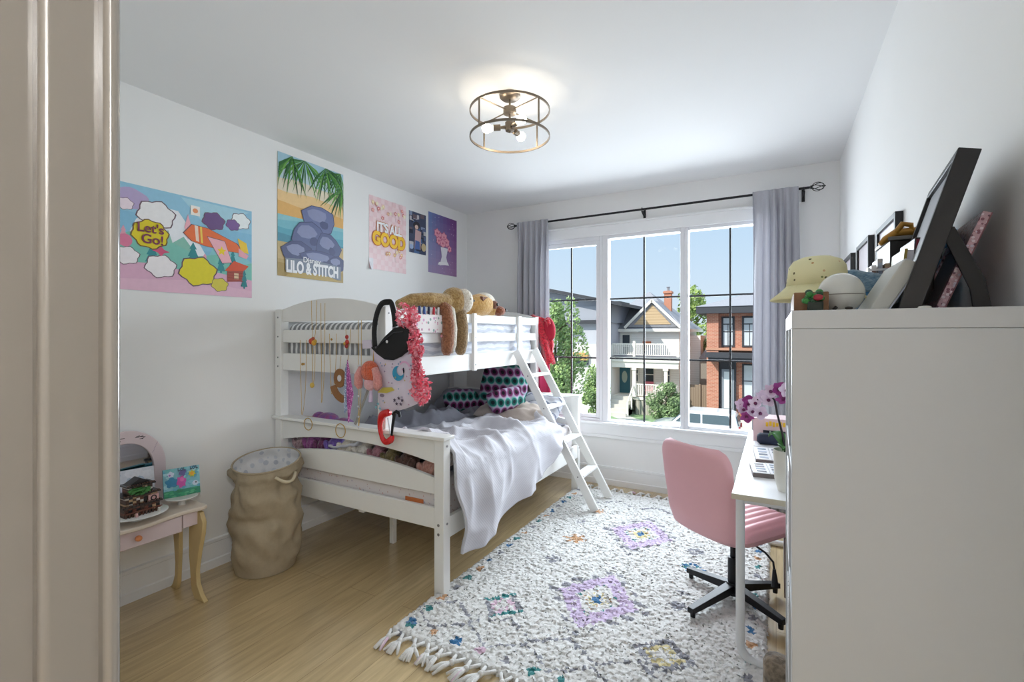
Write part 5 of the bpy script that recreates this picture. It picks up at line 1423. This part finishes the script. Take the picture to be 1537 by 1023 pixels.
# glitter frame leaning on the wall
PKG = spots('pink glitter', '#c7a4b0', ['#e6d6e0', '#8f5f70', '#d9b3c2', '#6f4a5c', '#cfc6d6'], 150., .45, .3, bmp=.4)
t, X = leanbox('glitter_picture', 'pink glitter frame leaning towards wall behind the black easel leg', 'picture frame', (.296, 1.33, KT), .36, .06, 0, 0, None)
mb = MB(); mb.X = X
mb.bx(0, .014, 0, .022, 0, .215, PKG).bx(0, .014, .218, .24, 0, .215, PKG).bx(0, .014, .022, .218, 0, .022, PKG).bx(0, .014, .022, .218, .15, .215, PKG).build('frame', t, bev=.001)
mb = MB(); mb.X = X; mb.bx(.004, .010, .022, .218, .022, .15, M('grey photograph', '#aaa3a8', .35, var=.15)).build('picture', t, smooth=0)
mb = MB(); mb.X = X; label(mb.bx(.0142, .016, .0, .24, 0, .215, M('dusty rose card back', '#8f6068', .7)).build('back', t, smooth=0), 'dusty rose back')
# books between the frames
t, X = leanbox('book', 'white and gold book between black frame and dark red book', 'book', (.262, 1.50, KT), .10, 0, 0, 0, None, None)
mb = MB(); mb.X = X; mb.bx(0, .006, 0, .15, 0, .16, M('gold printed cover', '#a08a3c', .4, var=.4, vs=40)).build('cover', t)
mb = MB(); mb.X = X; label(mb.bx(.0062, .020, .002, .148, .003, .157, M('white pages', '#d6d3da', .7)).build('pages', t), 'white page edges')
t, X = leanbox('book', 'tall dark red and black book behind the easel leg', 'book', (.288, 1.50, KT), .05, 0, 0, 0, None)
mb = MB(); mb.X = X; mb.bx(0, .042, 0, .16, 0, .185, M('black red cover', '#26101a', .4, var=.7, vs=18)).build('cover', t, bev=.003)
mb = MB(); mb.X = X; label(mb.bx(.003, .020, -.001, .0, .08, .18, M('dark red spine print', '#7a2038', .5, var=.2)).build('spine_print', t), 'dark red spine print')
o = MB().ell((.392, 1.70, KT+.20), (.055, .03, .022), fur('sky blue plush', '#3a93c8', '#2c7fb5', 60), Euler((0, -.45, 0))).ell((.37, 1.72, KT+.09), (.035, .06, .09), fur('sky blue plush', '#3a93c8', '#2c7fb5', 60)).build('plush_whale', smooth=180, remesh=.007, loc=(.38, 1.71, KT))
tag(o, 'sky blue plush toy tail poking up behind the easel leg', 'soft toy')
# dark box with gold ribbon, little cards
t = thing('keepsake_box', 'black keepsake box topped with gold ribbon, behind large frame', 'box', (.35, 1.80, KT))
MB().bx(.285, .40, 1.72, 1.92, KT, KT+.215, M('black lacquer', '#15110f', .3)).bx(.28, .405, 1.715, 1.925, KT+.215, KT+.226, M('grey lid edge', '#6a6866', .4)).build('box', t, bev=.002)
GL = M('gold satin', '#a8792c', .35, metal=.3, var=.25, vs=40)
gb = MB()
gb.tube([(.262, 1.72, KT+.206), (.275, 1.725, KT+.220), (.30, 1.735, KT+.238), (.345, 1.74, KT+.240), (.40, 1.75, KT+.242)], [.006, .010, .012, .012, .010], GL, 8)
gb.tube([(.30, 1.73, KT+.238), (.315, 1.73, KT+.262), (.335, 1.735, KT+.258), (.34, 1.735, KT+.24), (.36, 1.735, KT+.255), (.40, 1.74, KT+.258)], .008, GL, 8)
gb.build('ribbon', t, smooth=180)
for k, (x, y, h_, hx, nm) in enumerate(((.245, 1.70, .145, '#c4c2c8', 'white'), (.262, 1.715, .165, '#beb8b8', 'cream'), (.278, 1.71, .15, '#bfa58a', 'tan'))):
    t = thing('photo_card', f'small {nm} photo card standing beside the black keepsake box', 'card', (x, y, KT), 'photo cards on the shelf unit')
    MB().bx(x-.006, x+.006, y, y+.09, KT, KT+h_, M(nm + ' card', hx, .5, var=.05)).build('card', t, bev=.001)
    MB().bx(x-.0045, x+.0045, y-.0012, y, KT+.03, KT+h_-.012, M(nm + ' card print', ['#8a6a62', '#b7bfd0', '#c9a0a8'][k], .5, var=.4, vs=80)).build('print', t, smooth=0)
o = MB().bx(.23, .30, 1.69, 1.694, KT+.128, KT+.134, M('white card', '#e7e5e8')).bx(.226, .232, 1.66, 1.69, KT, KT+.134, M('white card', '#e7e5e8')).build('mini_easel', loc=(.25, 1.68, KT))
tag(o, 'tiny white easel in front of the photo cards', 'easel')
o = MB().lathe([(.001, .006), (.010, .004), (.012, 0)], (.262, 1.245, KT), CER, 16).build('trinket_lid', loc=(.262, 1.245, KT)); tag(o, 'tiny white round lid at the shelf top front edge', 'lid')

# framed pictures on the right wall
for lab, ya, yb, za, zb in (('black framed picture on right wall, closest to the window', 3.56, 3.98, 1.60, 1.915), ('black framed picture on right wall, middle of three', 2.92, 3.32, 1.60, 1.908), ('black framed picture on right wall, closest to the camera', 2.31, 2.71, 1.60, 1.888)):
    t = thing('framed_print', lab, 'picture frame', (XR-.012, (ya+yb)/2, za), 'black frames on the right wall')
    f_ = MB(); x0, x1 = XR-.026, XR-.001; w_ = .022
    f_.bx(x0, x1, ya, ya+w_, za, zb, BF).bx(x0, x1, yb-w_, yb, za, zb, BF).bx(x0, x1, ya+w_, yb-w_, za, za+w_, BF).bx(x0, x1, ya+w_, yb-w_, zb-w_, zb, BF).build('frame', t, bev=.001)
    MB().bx(x0+.010, x0+.014, ya+w_, yb-w_, za+w_, zb-w_, M('pale print', '#d3cbd0', .3, var=.06, vs=8)).build('print', t, smooth=0)
# ------------------------------------------------------------------ outside: street, lawns, houses, trees
GRASS = fur('lawn grass', '#6f9a4f', '#567f3d', 6, 1.); CONC = M('pale concrete', '#c6c2ba', .9, var=.06, vs=2); ASPH = M('grey asphalt', '#8f8f90', .95, var=.05, vs=3)
GZ = -4.0
struct(MB().bx(-60, 50, 29.0, 90, GZ-.2, GZ, GRASS).build('lawn', smooth=0))
struct(MB().bx(-60, 50, 5.5, 27.6, GZ-.35, GZ-.15, ASPH).build('street', smooth=0))
struct(MB().bx(-60, 50, 27.6, 29.0, GZ-.3, GZ+.0, CONC).build('sidewalk', smooth=0))
pth = MB(); 
c_ = [(-9.3, 31.5, .75), (-8.8, 30.8, .7), (-8.2, 30.1, .7), (-7.3, 29.5, .8), (-6.6, 28.9, .9)]
L_ = [(x-w*.7, y-w*.4) for x, y, w in c_]; R_ = [(x+w*.7, y+w*.4) for x, y, w in c_]
pth.prism(L_ + R_[::-1], 'z', GZ-.05, GZ+.012, CONC)
struct(pth.build('path', smooth=0))
struct(MB().bx(-3.9, .8, 29.0, 31.9, GZ-.1, GZ+.35, CONC).bx(-3.4, .8, 28.6, 29.2, GZ-.1, GZ+.1, CONC).build('path', smooth=0))

def siding(name, c1, c2, w):
    if name in _mats: return _mats[name]
    return stripes(name, 2, w, c1, c2, .9, .8)
SID = siding('cream lap siding', '#f2efe8', '#d6d2c9', .16); CREAMT = M('cream house trim', '#e6e2d8', .7, var=.02)
SHIN = M('dark grey shingles', '#8d8e94', .95, var=.25, vs=14); DG = M('dark house glass', '#3b434a', .15, var=.3, vs=2); SHK = stripes('tan cedar shakes', 2, .2, '#bfa684', '#9d8462', .85, .9)
hs = thing('house', 'cream house with grey hip roof, front gable and porch across the street', 'house', (-8.7, 38, GZ))
MB().bx(-11.6, -5.78, 34, 42, GZ-.05, 1.8, SID).build('wall', hs, smooth=0)
MB().bx(-5.9, -4.75, 36.5, 42, GZ-.05, 1.3, SID).build('side_wing', hs, smooth=0)
r = MB(); ex0, ex1, ey0, ey1, ez = -12.1, -5.35, 33.55, 42.5, 1.78; pk_ = (-8.72, 38, 4.75)
r.add([(ex0, ey0, ez), (ex1, ey0, ez), (ex1, ey1, ez), (ex0, ey1, ez), pk_, (ex0, ey0, ez-.02), (ex1, ey0, ez-.02), (ex1, ey1, ez-.02), (ex0, ey1, ez-.02)], [(0,1,4),(1,2,4),(2,3,4),(3,0,4),(5,8,7,6),(0,5,6,1),(1,6,7,2),(2,7,8,3),(3,8,5,0)], SHIN)
r.build('roof', hs, smooth=0)
label(MB().bx(ex0, ex1, ey0-.03, ey0+.1, ez-.2, ez, CREAMT).bx(ex1-.1, ex1+.03, ey0, ey1, ez-.2, ez, CREAMT).build('gutter', hs), 'cream gutter along the eave')
gx0, gx1, gxp, gz0, gz1 = -9.25, -5.75, -7.5, 1.9, 3.72
g = MB(); 
g.add([(gx0-.15, 33.4, gz0-.08), (gxp, 33.4, gz1+.06), (gx1+.15, 33.4, gz0-.08), (gx0-.15, 37, gz0-.08), (gxp, 37, gz1+.06), (gx1+.15, 37, gz0-.08)], [(0,1,4,3),(1,2,5,4)], SHIN)
g.build('gable_roof', hs, smooth=0)
MB().prism([(gx0, gz0), (gx1, gz0), (gxp, gz1)], 'y', 33.6, 36.8, SHIN).build('gable_wall', hs, smooth=0)
label(MB().prism([(gx0+.5, gz0+.18), (gx1-.5, gz0+.18), (gxp, gz1-.28)], 'y', 33.55, 33.6, SHK).build('gable_panel', hs, smooth=0), 'tan cedar shakes in the gable')
MB().bar((gx0-.15, 33.42, gz0-.05), (gxp, 33.42, gz1+.02), .1, .17, CREAMT).bar((gxp, 33.42, gz1+.02), (gx1+.15, 33.42, gz0-.05), .1, .17, CREAMT).build('gable_trim', hs, smooth=0)
OBR = M('orange chimney brick', '#b98068', .9, var=.15, vs=10)
MB().bx(-7.35, -6.85, 36.8, 37.3, 2.5, 4.65, OBR).bx(-7.42, -6.78, 36.73, 37.37, 4.45, 4.6, OBR).lathe([(.1, 4.65), (.1, 4.9), (.13, 4.9), (.13, 4.96)], (-7.1, 37.05, 0), SHIN, 10).build('chimney', hs, smooth=0)
def house_win(par, x0, x1, z0, z1, y, trim, glass=None, t=.09, cross=True, name='window'):
    f = MB().bx(x0-t, x1+t, y-.05, y+.02, z0-t, z0, trim).bx(x0-t, x1+t, y-.05, y+.02, z1, z1+t, trim).bx(x0-t, x0, y-.05, y+.02, z0, z1, trim).bx(x1, x1+t, y-.05, y+.02, z0, z1, trim)
    if cross: f.bx(x0, x1, y-.035, y, (z0+z1)/2-.03, (z0+z1)/2+.03, trim)
    o = f.build(name, par, smooth=0)
    MB().bx(x0, x1, y-.02, y, z0, z1, glass or DG).build('pane', o, smooth=0)
    return o
house_win(hs, -9.70, -9.18, -.25, 1.35, 34, CREAMT, name='balcony_door')
for x0, x1 in ((-8.92, -8.6), (-8.12, -7.5), (-6.85, -6.42)): house_win(hs, x0, x1, -1.95, -.9, 34, CREAMT)
d_ = MB().bx(-9.95, -9.12, 33.93, 34, -2.8, -1.0, M('teal door paint', '#2f6470', .5)).build('front_door', hs, smooth=0)
label(MB().prism(blob(-9.53, -1.65, .2, .42, 20), 'y', 33.9, 33.93, M('pale oval glass', '#a8b6a8', .2)).build('door_glass', d_), 'pale oval glass')
MB().bx(-10.07, -9.95, 33.9, 34, -2.8, -.85, CREAMT).bx(-9.12, -9.0, 33.9, 34, -2.8, -.85, CREAMT).bx(-10.07, -9.0, 33.9, 34, -1.0, -.85, CREAMT).build('door_trim', hs, smooth=0)
MB().bx(-8.55, -8.05, 33.95, 34, 1.55, 1.75, DG).build('vent', hs, smooth=0)
for x0, x1 in ((-10.65, -10.15), (-8.2, -7.68)): label(MB().bx(x0, x1, 33.75, 34, .7, .9, M('orange flower box', '#c9744f', .8)).build('flower_box', hs), 'orange flower box')
# porch
MB().bx(-11.7, -5.5, 32.2, 34, -3.0, -2.8, CREAMT).bx(-8.3, -5.6, 32.25, 32.35, GZ, -3.0, stripes('porch skirt', 0, .12, '#b8b3a8', '#8b877e', .7)).build('porch_floor', hs, smooth=0)
MB().bx(-11.7, -5.45, 31.95, 34, -.45, -.13, CREAMT).add([(-11.7, 31.9, -.13), (-5.4, 31.9, -.13), (-5.4, 34, .0), (-11.7, 34, 0.)], [(0,1,2,3)], SHIN).bx(-11.7, -5.5, 32.05, 32.2, -.85, -.45, CREAMT).build('porch_roof', hs, smooth=0)
for x in (-11.2, -8.38, -6.32): MB().bx(x-.11, x+.11, 32.1, 32.32, -2.8, -.8, CREAMT).bx(x-.16, x+.16, 32.05, 32.37, -1.0, -.85, CREAMT).bx(x-.16, x+.16, 32.05, 32.37, -2.8, -2.6, CREAMT).build('column', hs, smooth=0)
rl = MB().bx(-8.3, -5.6, 32.17, 32.25, -2.0, -1.92, CREAMT).bx(-8.3, -5.6, 32.18, 32.24, -2.72, -2.66, CREAMT)
for k in range(20): rl.bx(-8.25+.135*k, -8.19+.135*k, 32.19, 32.23, -2.7, -1.98, CREAMT)
rl.build('porch_railing', hs, smooth=0)
rl = MB().bx(-11.6, -5.5, 32.2, 32.28, .70, .78, CREAMT).bx(-11.6, -5.5, 32.2, 32.26, -.02, .04, CREAMT)
for k in range(44): rl.bx(-11.55+.138*k, -11.49+.138*k, 32.21, 32.25, 0, .72, CREAMT)
for x in (-11.6, -8.4, -5.55): rl.bx(x-.08, x+.08, 32.15, 32.32, -.1, .95, CREAMT)
rl.build('balcony_railing', hs, smooth=0)
st_ = MB()
for k in range(5): st_.bx(-10.4, -8.55, 32.2-.3*(5-k), 32.25, GZ-.05+0*k, GZ+.24*(k+1), CONC)
st_.build('steps', hs, smooth=0)
MB().bar((-8.5, 30.9, -3.1), (-8.42, 32.2, -1.95), .08, .08, CREAMT).bx(-8.56, -8.44, 30.85, 30.97, GZ, -3.05, CREAMT).bx(-8.47, -8.38, 31.6, 31.68, GZ+.4, -2.45, CREAMT).build('step_railing', hs, smooth=0)
for x, hx, nm, lb_ in ((-7.62, '#c96f7a', 'red', 'red patio chair on the cream house porch'), (-6.95, '#d8d5cf', 'white', 'white patio chair on the cream house porch'), (-10.75, '#b9ab8c', 'tan', 'tan wicker chair on the porch left of teal door')):
    t = thing('patio_chair', lb_, 'chair', (x, 33, -2.8), 'porch chairs'); pm = M(nm + ' patio paint', hx, .6)
    MB().bx(x-.28, x+.28, 32.75, 33.25, -2.45, -2.38, pm).build('seat', t, smooth=0); MB().bx(x-.28, x+.28, 33.2, 33.27, -2.4, -1.85, pm).build('backrest', t, smooth=0)
    for a in (-.25, .22):
        for b_ in (32.77, 33.2): MB().bx(x+a, x+a+.04, b_, b_+.04, -2.8, -2.42, pm).build('leg', t, smooth=0)

# red brick house on the right
def brickm():
    m, nt, b = new_mat('orange red brick')
    tc = nt.nodes.new('ShaderNodeTexCoord'); mp = nt.nodes.new('ShaderNodeMapping'); mp.inputs['Rotation'].default_value = (PI/2, 0, 0); nt.links.new(tc.outputs['Object'], mp.inputs['Vector'])
    br = nd(nt, 'ShaderNodeTexBrick', Scale=1.); br.inputs['Brick Width'].default_value = .24; br.inputs['Row Height'].default_value = .085; br.inputs['Mortar Size'].default_value = .008
    br.inputs['Color1'].default_value = lin('#b97a63'); br.inputs['Color2'].default_value = lin('#a86a54'); br.inputs['Mortar'].default_value = lin('#c0a591')
    nt.links.new(mp.outputs['Vector'], br.inputs['Vector']); nt.links.new(br.outputs['Color'], b.inputs['Base Color']); b.inputs['Roughness'].default_value = .9
    return m
BRK = brickm(); DKT = M('charcoal trim', '#34363c', .6, var=.05); PALE = M('pale blinds behind glass', '#c3cbd0', .3, var=.1, vs=3)
bh = thing('house', 'red brick house with charcoal trim and flat eaves, right of cream house', 'house', (-1.5, 36, GZ))
MB().bx(-3.8, 2.6, 32.4, 40, GZ+.3, 2.7, BRK).bx(-3.8, -3.12, 31.95, 32.4, GZ+.3, 2.7, BRK).build('wall', bh, smooth=0)
MB().bx(-4.35, 3.2, 31.4, 40.6, 2.68, 3.1, DKT).build('eave', bh, smooth=0)
MB().add([(-4.4, 31.35, 3.1), (3.25, 31.35, 3.1), (3.25, 40.6, 3.1), (-4.4, 40.6, 3.1), (-.6, 35.5, 4.35), (-.4, 36.5, 4.35)], [(0,1,4),(1,2,5,4),(2,3,5),(3,0,4,5)], SHIN).build('roof', bh, smooth=0)
MB().bx(-3.85, 2.6, 31.9, 32.42, .42, .56, M('stone belt', '#b98a72', .9)).build('belt_course', bh, smooth=0)
MB().bx(-3.75, 2.6, 30.9, 32.4, .0, .3, DKT).bx(-3.6, 2.6, 31.0, 32.4, -.22, 0, DKT).build('canopy', bh, smooth=0)
for x0, x1 in ((-2.88, -2.35), (-1.72, -1.12)):
    o = house_win(bh, x0, x1, .72, 2.4, 32.4, DKT, PALE, .11)
    MB().bx(x0, x1, 32.35, 32.4, 2.0, 2.06, DKT).bx((x0+x1)/2-.02, (x0+x1)/2+.02, 32.36, 32.4, .72, 2.0, DKT).build('bar', o, smooth=0)
house_win(bh, -1.72, -1.15, -2.4, -.5, 32.4, DKT, PALE, .1)
MB().bx(-3.1, -2.15, 32.2, 32.4, -3.35, -.25, DKT).build('door_surround', bh, smooth=0)
d_ = MB().bx(-2.95, -2.25, 32.12, 32.2, -3.3, -.75, M('grey door', '#7d848c', .4)).build('front_door', bh, smooth=0)
label(MB().bx(-2.82, -2.38, 32.09, 32.12, -3.15, -.9, M('white door panel', '#cfd6d8', .2)).build('door_glass', d_, smooth=0), 'white glazed panel')
MB().bx(-3.14, -2.1, 31.6, 32.4, GZ+.3, -3.35, CONC).bx(-3.14, -2.1, 31.2, 31.7, GZ+.3, -3.5, CONC).build('door_step', bh, smooth=0)
t = thing('garden_chair', 'brown wooden garden chair by the brick house door', 'chair', (-1.55, 31.4, -3.65)); WDB = M('reddish garden wood', '#9a5b42', .8)
MB().bx(-1.85, -1.25, 31.15, 31.7, -3.3, -3.22, WDB).build('seat', t, smooth=0); MB().bx(-1.85, -1.25, 31.68, 31.75, -3.25, -2.65, WDB).build('backrest', t, smooth=0)
for a in (-1.85, -1.31):
    for b_ in (31.15, 31.65): MB().bx(a, a+.06, b_, b_+.06, -3.65, -2.95, WDB).build('leg', t, smooth=0)

# modern grey house on the left
MG, MG2, MW = M('blue-grey panel', '#9da1ab', .7, var=.04, vs=1), M('mid grey panel', '#b6b8c0', .7, var=.04, vs=1), M('white stucco', '#dcdad6', .8, var=.03)
mh = thing('house', 'modern grey and white house with sloping flat roof, left of cream house', 'house', (-12, 33, GZ))
MB().bx(-17, -9.7, 30.6, 38, 2.2, 3.3, MG).build('upper_wall', mh, smooth=0)
MB().prism([(-18, 5.25), (-8.6, 3.2), (-8.6, 3.42), (-18, 5.5)], 'y', 29.9, 39, DKT).build('roof', mh, smooth=0)
MB().prism([(-17, 3.3), (-9.7, 3.3), (-9.7, 3.4), (-17, 5.0)], 'y', 30.65, 38, MG).build('upper_wall', mh, smooth=0)
MB().bx(-17, -9.7, 30.4, 30.6, 2.1, 2.35, DKT).build('ledge', mh, smooth=0)
MB().bx(-11.5, -9.9, 30.8, 38, .7, 2.2, MG2).bx(-17, -11.5, 31.2, 38, -.3, 2.2, MG2).build('middle_wall', mh, smooth=0)
MB().bx(-12.3, -9.9, 30.75, 38, GZ, .72, MW).bx(-17, -12.3, 31.2, 38, GZ, -.3, MW).build('lower_wall', mh, smooth=0)
label(MB().bx(-12.3, -11.1, 30.5, 30.76, -.35, .15, M('honey cedar', '#c49a5c', .7, var=.15)).build('beam', mh, smooth=0), 'honey cedar beam')
label(MB().bx(-12.3, -11.1, 30.6, 30.76, -.65, -.35, DG).build('transom', mh, smooth=0), 'dark transom window')
MB().bx(-10.45, -10.38, 30.7, 30.8, .7, 2.2, DKT).build('seam', mh, smooth=0)
MB().bx(-17, -12.9, 43, 50, GZ, 4.15, MG).bx(-17.5, -12.4, 42.5, 50.5, 4.15, 4.4, DKT).build('rear_wing', mh, smooth=0)
house_win(mh, -14.1, -13.4, 2.9, 3.7, 43, MW)
# wood fence between the houses
fw = thing('fence', 'brown board fence between cream house and brick house', 'fence', (-4.3, 33.2, GZ)); FN = stripes('weathered fence boards', 0, .15, '#8f7f6e', '#5f5346', .88, .9)
MB().bx(-5.1, -3.82, 33.2, 33.26, GZ, -1.9, FN).build('boards', fw, smooth=0)
for x in (-5.1, -4.4): MB().bx(x, x+.1, 33.12, 33.2, GZ, -1.85, FN).build('post', fw, smooth=0)
sd = thing('shed', 'small dark-roofed shed behind the board fence', 'shed', (-4.4, 36.2, GZ))
MB().bx(-4.7, -3.9, 35.6, 37.5, GZ, -.3, M('grey shed boards', '#8b8880', .9)).build('wall', sd, smooth=0); MB().prism([(-4.75, -.3), (-3.85, -.3), (-4.3, .35)], 'y', 35.5, 37.6, SHIN).build('roof', sd, smooth=0)

# trees and bushes: trunk plus leaf clusters
def leafmat(name, a, b):
    m = fur(name, a, b, 3., .8); return m
def foliage(c, rad, n, size, mat, seed):
    g = np.random.RandomState(seed); mb = MB(); vs = []; fs = []
    cl_ = [(Vector(g.normal(size=3)).normalized()*g.uniform(.25, .85)**.6, g.uniform(.22, .42)) for _ in range(26)]
    for i in range(n):
        q, s_ = cl_[g.randint(len(cl_))]
        d = Vector(g.normal(size=3)).normalized()*s_*g.uniform(.5, 1.)**.5
        p = Vector(c) + Vector(((q.x+d.x)*rad[0], (q.y+d.y)*rad[1], (q.z+d.z)*rad[2]))
        nn = Vector(g.normal(size=3)).normalized(); a = nn.orthogonal().normalized(); b_ = nn.cross(a); w_ = size*g.uniform(.6, 1.3)
        o = len(vs); vs += [p-a*w_, p+b_*w_*.55, p+a*w_, p-b_*w_*.55]; fs.append((o, o+1, o+2, o+3))
    mb.add(vs, fs, mat)
    return mb
def tree(name, lab, cat, x, y, ztop, zbot, rx, mat, n, size, seed, trunk=.12, group=None):
    t = thing(name, lab, cat, (x, y, GZ), group)
    zc = (ztop+zbot)/2
    foliage((x, y, zc), (rx, rx, (ztop-zbot)/2), n, size, mat, seed).build('foliage', t, smooth=0, fix=False)
    BK = M('grey brown bark', '#6f6253', .95, var=.2, vs=12)
    tr = MB().tube([(x, y, GZ-.05), (x+.03, y, (GZ+zc)/2), (x-.05, y+.03, zc), (x+.02, y, ztop-.3*(ztop-zbot))], [trunk, trunk*.85, trunk*.6, trunk*.2], BK, 8)
    for k in range(5):
        a = k*2.4+seed; z0 = zbot+(ztop-zbot)*(.1+.14*k); tr.tube([(x, y, z0), (x+rx*.35*math.cos(a), y+rx*.35*math.sin(a), z0+.35*rx), (x+rx*.6*math.cos(a), y+rx*.6*math.sin(a), z0+.7*rx)], [trunk*.4, trunk*.25, .01], BK, 6)
    tr.build('trunk', t, smooth=60)
    return t
LG = leafmat('bright tree leaves', '#a4bd77', '#6f9250'); LD = leafmat('mid green leaves', '#93ab76', '#5b7a49'); LY = leafmat('yellow green leaves', '#a3b765', '#7c9648')
tree('tree', 'slim bright green street tree in front of the modern house', 'tree', -9.75, 22.2, 3.5, -2.6, 1.3, LG, 9000, .10, 3)
tree('tree', 'pale leafy tree behind, between cream house and brick house', 'tree', -6.9, 47, 5.2, -1.5, 2.7, LY, 5200, .16, 5, .2)
tree('tree', 'dull green tree beside the fence, shading the side yard', 'tree', -4.75, 38.6, 1.2, -2.6, .95, LD, 4000, .10, 8)
tree('bush', 'round green bush in front of the cream house porch', 'bush', -6.08, 31.2, -1.75, GZ-.1, 1.05, LD, 8000, .075, 11, .05)
tree('bush', 'leafy young bush at the corner of the modern house', 'bush', -9.55, 27.6, -.75, -3.6, .85, LG, 6000, .08, 13, .05)
tree('bush', 'low bush at the foot of the brick house', 'bush', -3.55, 31.0, -3.1, -3.75, .34, LD, 900, .05, 17, .03)
# white car parked on the near side of the lawn
car = thing('car', 'white car parked on the street below the window', 'car', (-3.6, 26.5, GZ-.15))
CW = M('white car paint', '#eceeef', .2, coat=.6, var=.01); CGL = M('tinted car glass', '#54656c', .08, var=.1)
cz = GZ-.15
body = [(-6.0, .35), (-5.95, .75), (-5.5, .92), (-4.75, 1.02), (-4.15, 1.58), (-3.9, 1.66), (-2.1, 1.66), (-1.75, 1.55), (-1.62, 1.0), (-1.55, .4)]
MB().prism([(x, cz+z) for x, z in body], 'y', 25.65, 27.35, CW).build('body', car, bev=.09, bseg=3)
for y0, y1 in ((25.62, 25.655), (27.345, 27.38)):
    MB().prism([(x, cz+z) for x, z in ((-4.55, 1.08), (-4.1, 1.53), (-3.35, 1.53), (-3.35, 1.08))], 'y', y0, y1, CGL).build('side_window', car, smooth=0)
    MB().prism([(x, cz+z) for x, z in ((-3.25, 1.08), (-3.25, 1.53), (-2.05, 1.53), (-1.95, 1.08))], 'y', y0, y1, CGL).build('side_window', car, smooth=0)
MB().prism([(-4.72, cz+1.06), (-4.18, cz+1.57), (-4.22, cz+1.59), (-4.78, cz+1.07)], 'y', 25.8, 27.2, CGL).build('windscreen', car, smooth=0)
MB().prism([(-1.73, cz+1.5), (-1.63, cz+1.05), (-1.59, cz+1.05), (-1.69, cz+1.51)], 'y', 25.85, 27.15, CGL).build('rear_window', car, smooth=0)
TY_ = M('tyre rubber', '#1a1a1b', .8)
for x in (-5.2, -2.4):
    for y in (25.62, 27.18): MB().lathe([(.001, 0), (.33, .01), (.34, .03), (.34, .17), (.33, .2), (.001, .2)], (x, y, cz+.34), TY_, 24, 'y').build('wheel', car)
MB().bx(-1.6, -1.53, 25.75, 25.95, cz+.8, cz+1.0, M('red tail lamp', '#a3262a', .2)).bx(-1.6, -1.53, 27.05, 27.25, cz+.8, cz+1.0, M('red tail lamp', '#a3262a')).build('tail_lamp', car)

# ------------------------------------------------------------------ light
w = bpy.data.worlds.new('sky'); scene.world = w; w.use_nodes = True
nt = w.node_tree; bg = nt.nodes['Background']
tc = nt.nodes.new('ShaderNodeTexCoord'); sp = nt.nodes.new('ShaderNodeSeparateXYZ'); nt.links.new(tc.outputs['Generated'], sp.inputs[0])
nt.links.new(ramp(nt, sp.outputs[2], [(0, lin('#dcebf8')), (.12, lin('#d0e6fb')), (.3, lin('#b9daf8')), (.42, (1.25, 1.5, 1.75)), (.8, (1.3, 1.6, 2.))]), bg.inputs['Color'])
bg.inputs['Strength'].default_value = SKY
def light(name, typ, loc, energy, color, rot=(0, 0, 0), size=None, sy=None):
    d = bpy.data.lights.new(name, typ); d.energy = energy; d.color = color
    if typ == 'AREA':
        d.shape = 'RECTANGLE'; d.size = size; d.size_y = sy
    elif typ == 'POINT': d.shadow_soft_size = size
    elif typ == 'SUN': d.angle = size
    o = bpy.data.objects.new(name, d); COL.objects.link(o); o.location = loc; o.rotation_euler = rot
    return o
sun = light('sun', 'SUN', (0, 0, 20), SUN, (1, .95, .86), size=.01)
sun.rotation_euler = Vector((.45, .62, -.66)).to_track_quat('-Z', 'Y').to_euler()
light('window_daylight', 'AREA', (-1.03, 5.1, 1.75), WIN, (.84, .92, 1.), (math.radians(-67), 0, 0), 2.3, 1.8)
light('hallway_fill', 'POINT', (1.0, -.55, 2.3), HALLW, (1, .98, .96), size=.12)  # added unseen fill behind the camera, aimed at the left wall; no fixture

light('hallway_strip_fill', 'AREA', (.43, -2.27, 1.35), HALL_STRIP, (.97, .98, 1.), (PI/2, 0, 0), .5, 2.65)  # added tall fill giving the jamb edges bright strips; hall has no window
# ------------------------------------------------------------------ camera
cd = bpy.data.cameras.new('camera'); cam = bpy.data.objects.new('camera', cd); COL.objects.link(cam)
cd.sensor_fit = 'HORIZONTAL'; cd.sensor_width = 36.; cd.lens = 36. * 716. / 1537.
cd.shift_y = -(511.5 - 501.) / 1537.
cd.clip_start = .01; cd.clip_end = 300
cam.location = (0, 0, H); cam.rotation_euler = (PI/2, 0, math.radians(28.98))
scene.camera = cam
vs_ = scene.view_settings
vs_.view_transform = 'Standard'; vs_.look = 'None'; vs_.gamma = 1; vs_.use_curve_mapping = False; vs_.exposure = EXPO
scene.cycles.max_bounces = 10; scene.cycles.diffuse_bounces = 6; scene.cycles.transparent_max_bounces = 12
scene.cycles.caustics_reflective = False; scene.cycles.caustics_refractive = False
scene.cycles.sample_clamp_indirect = 6.
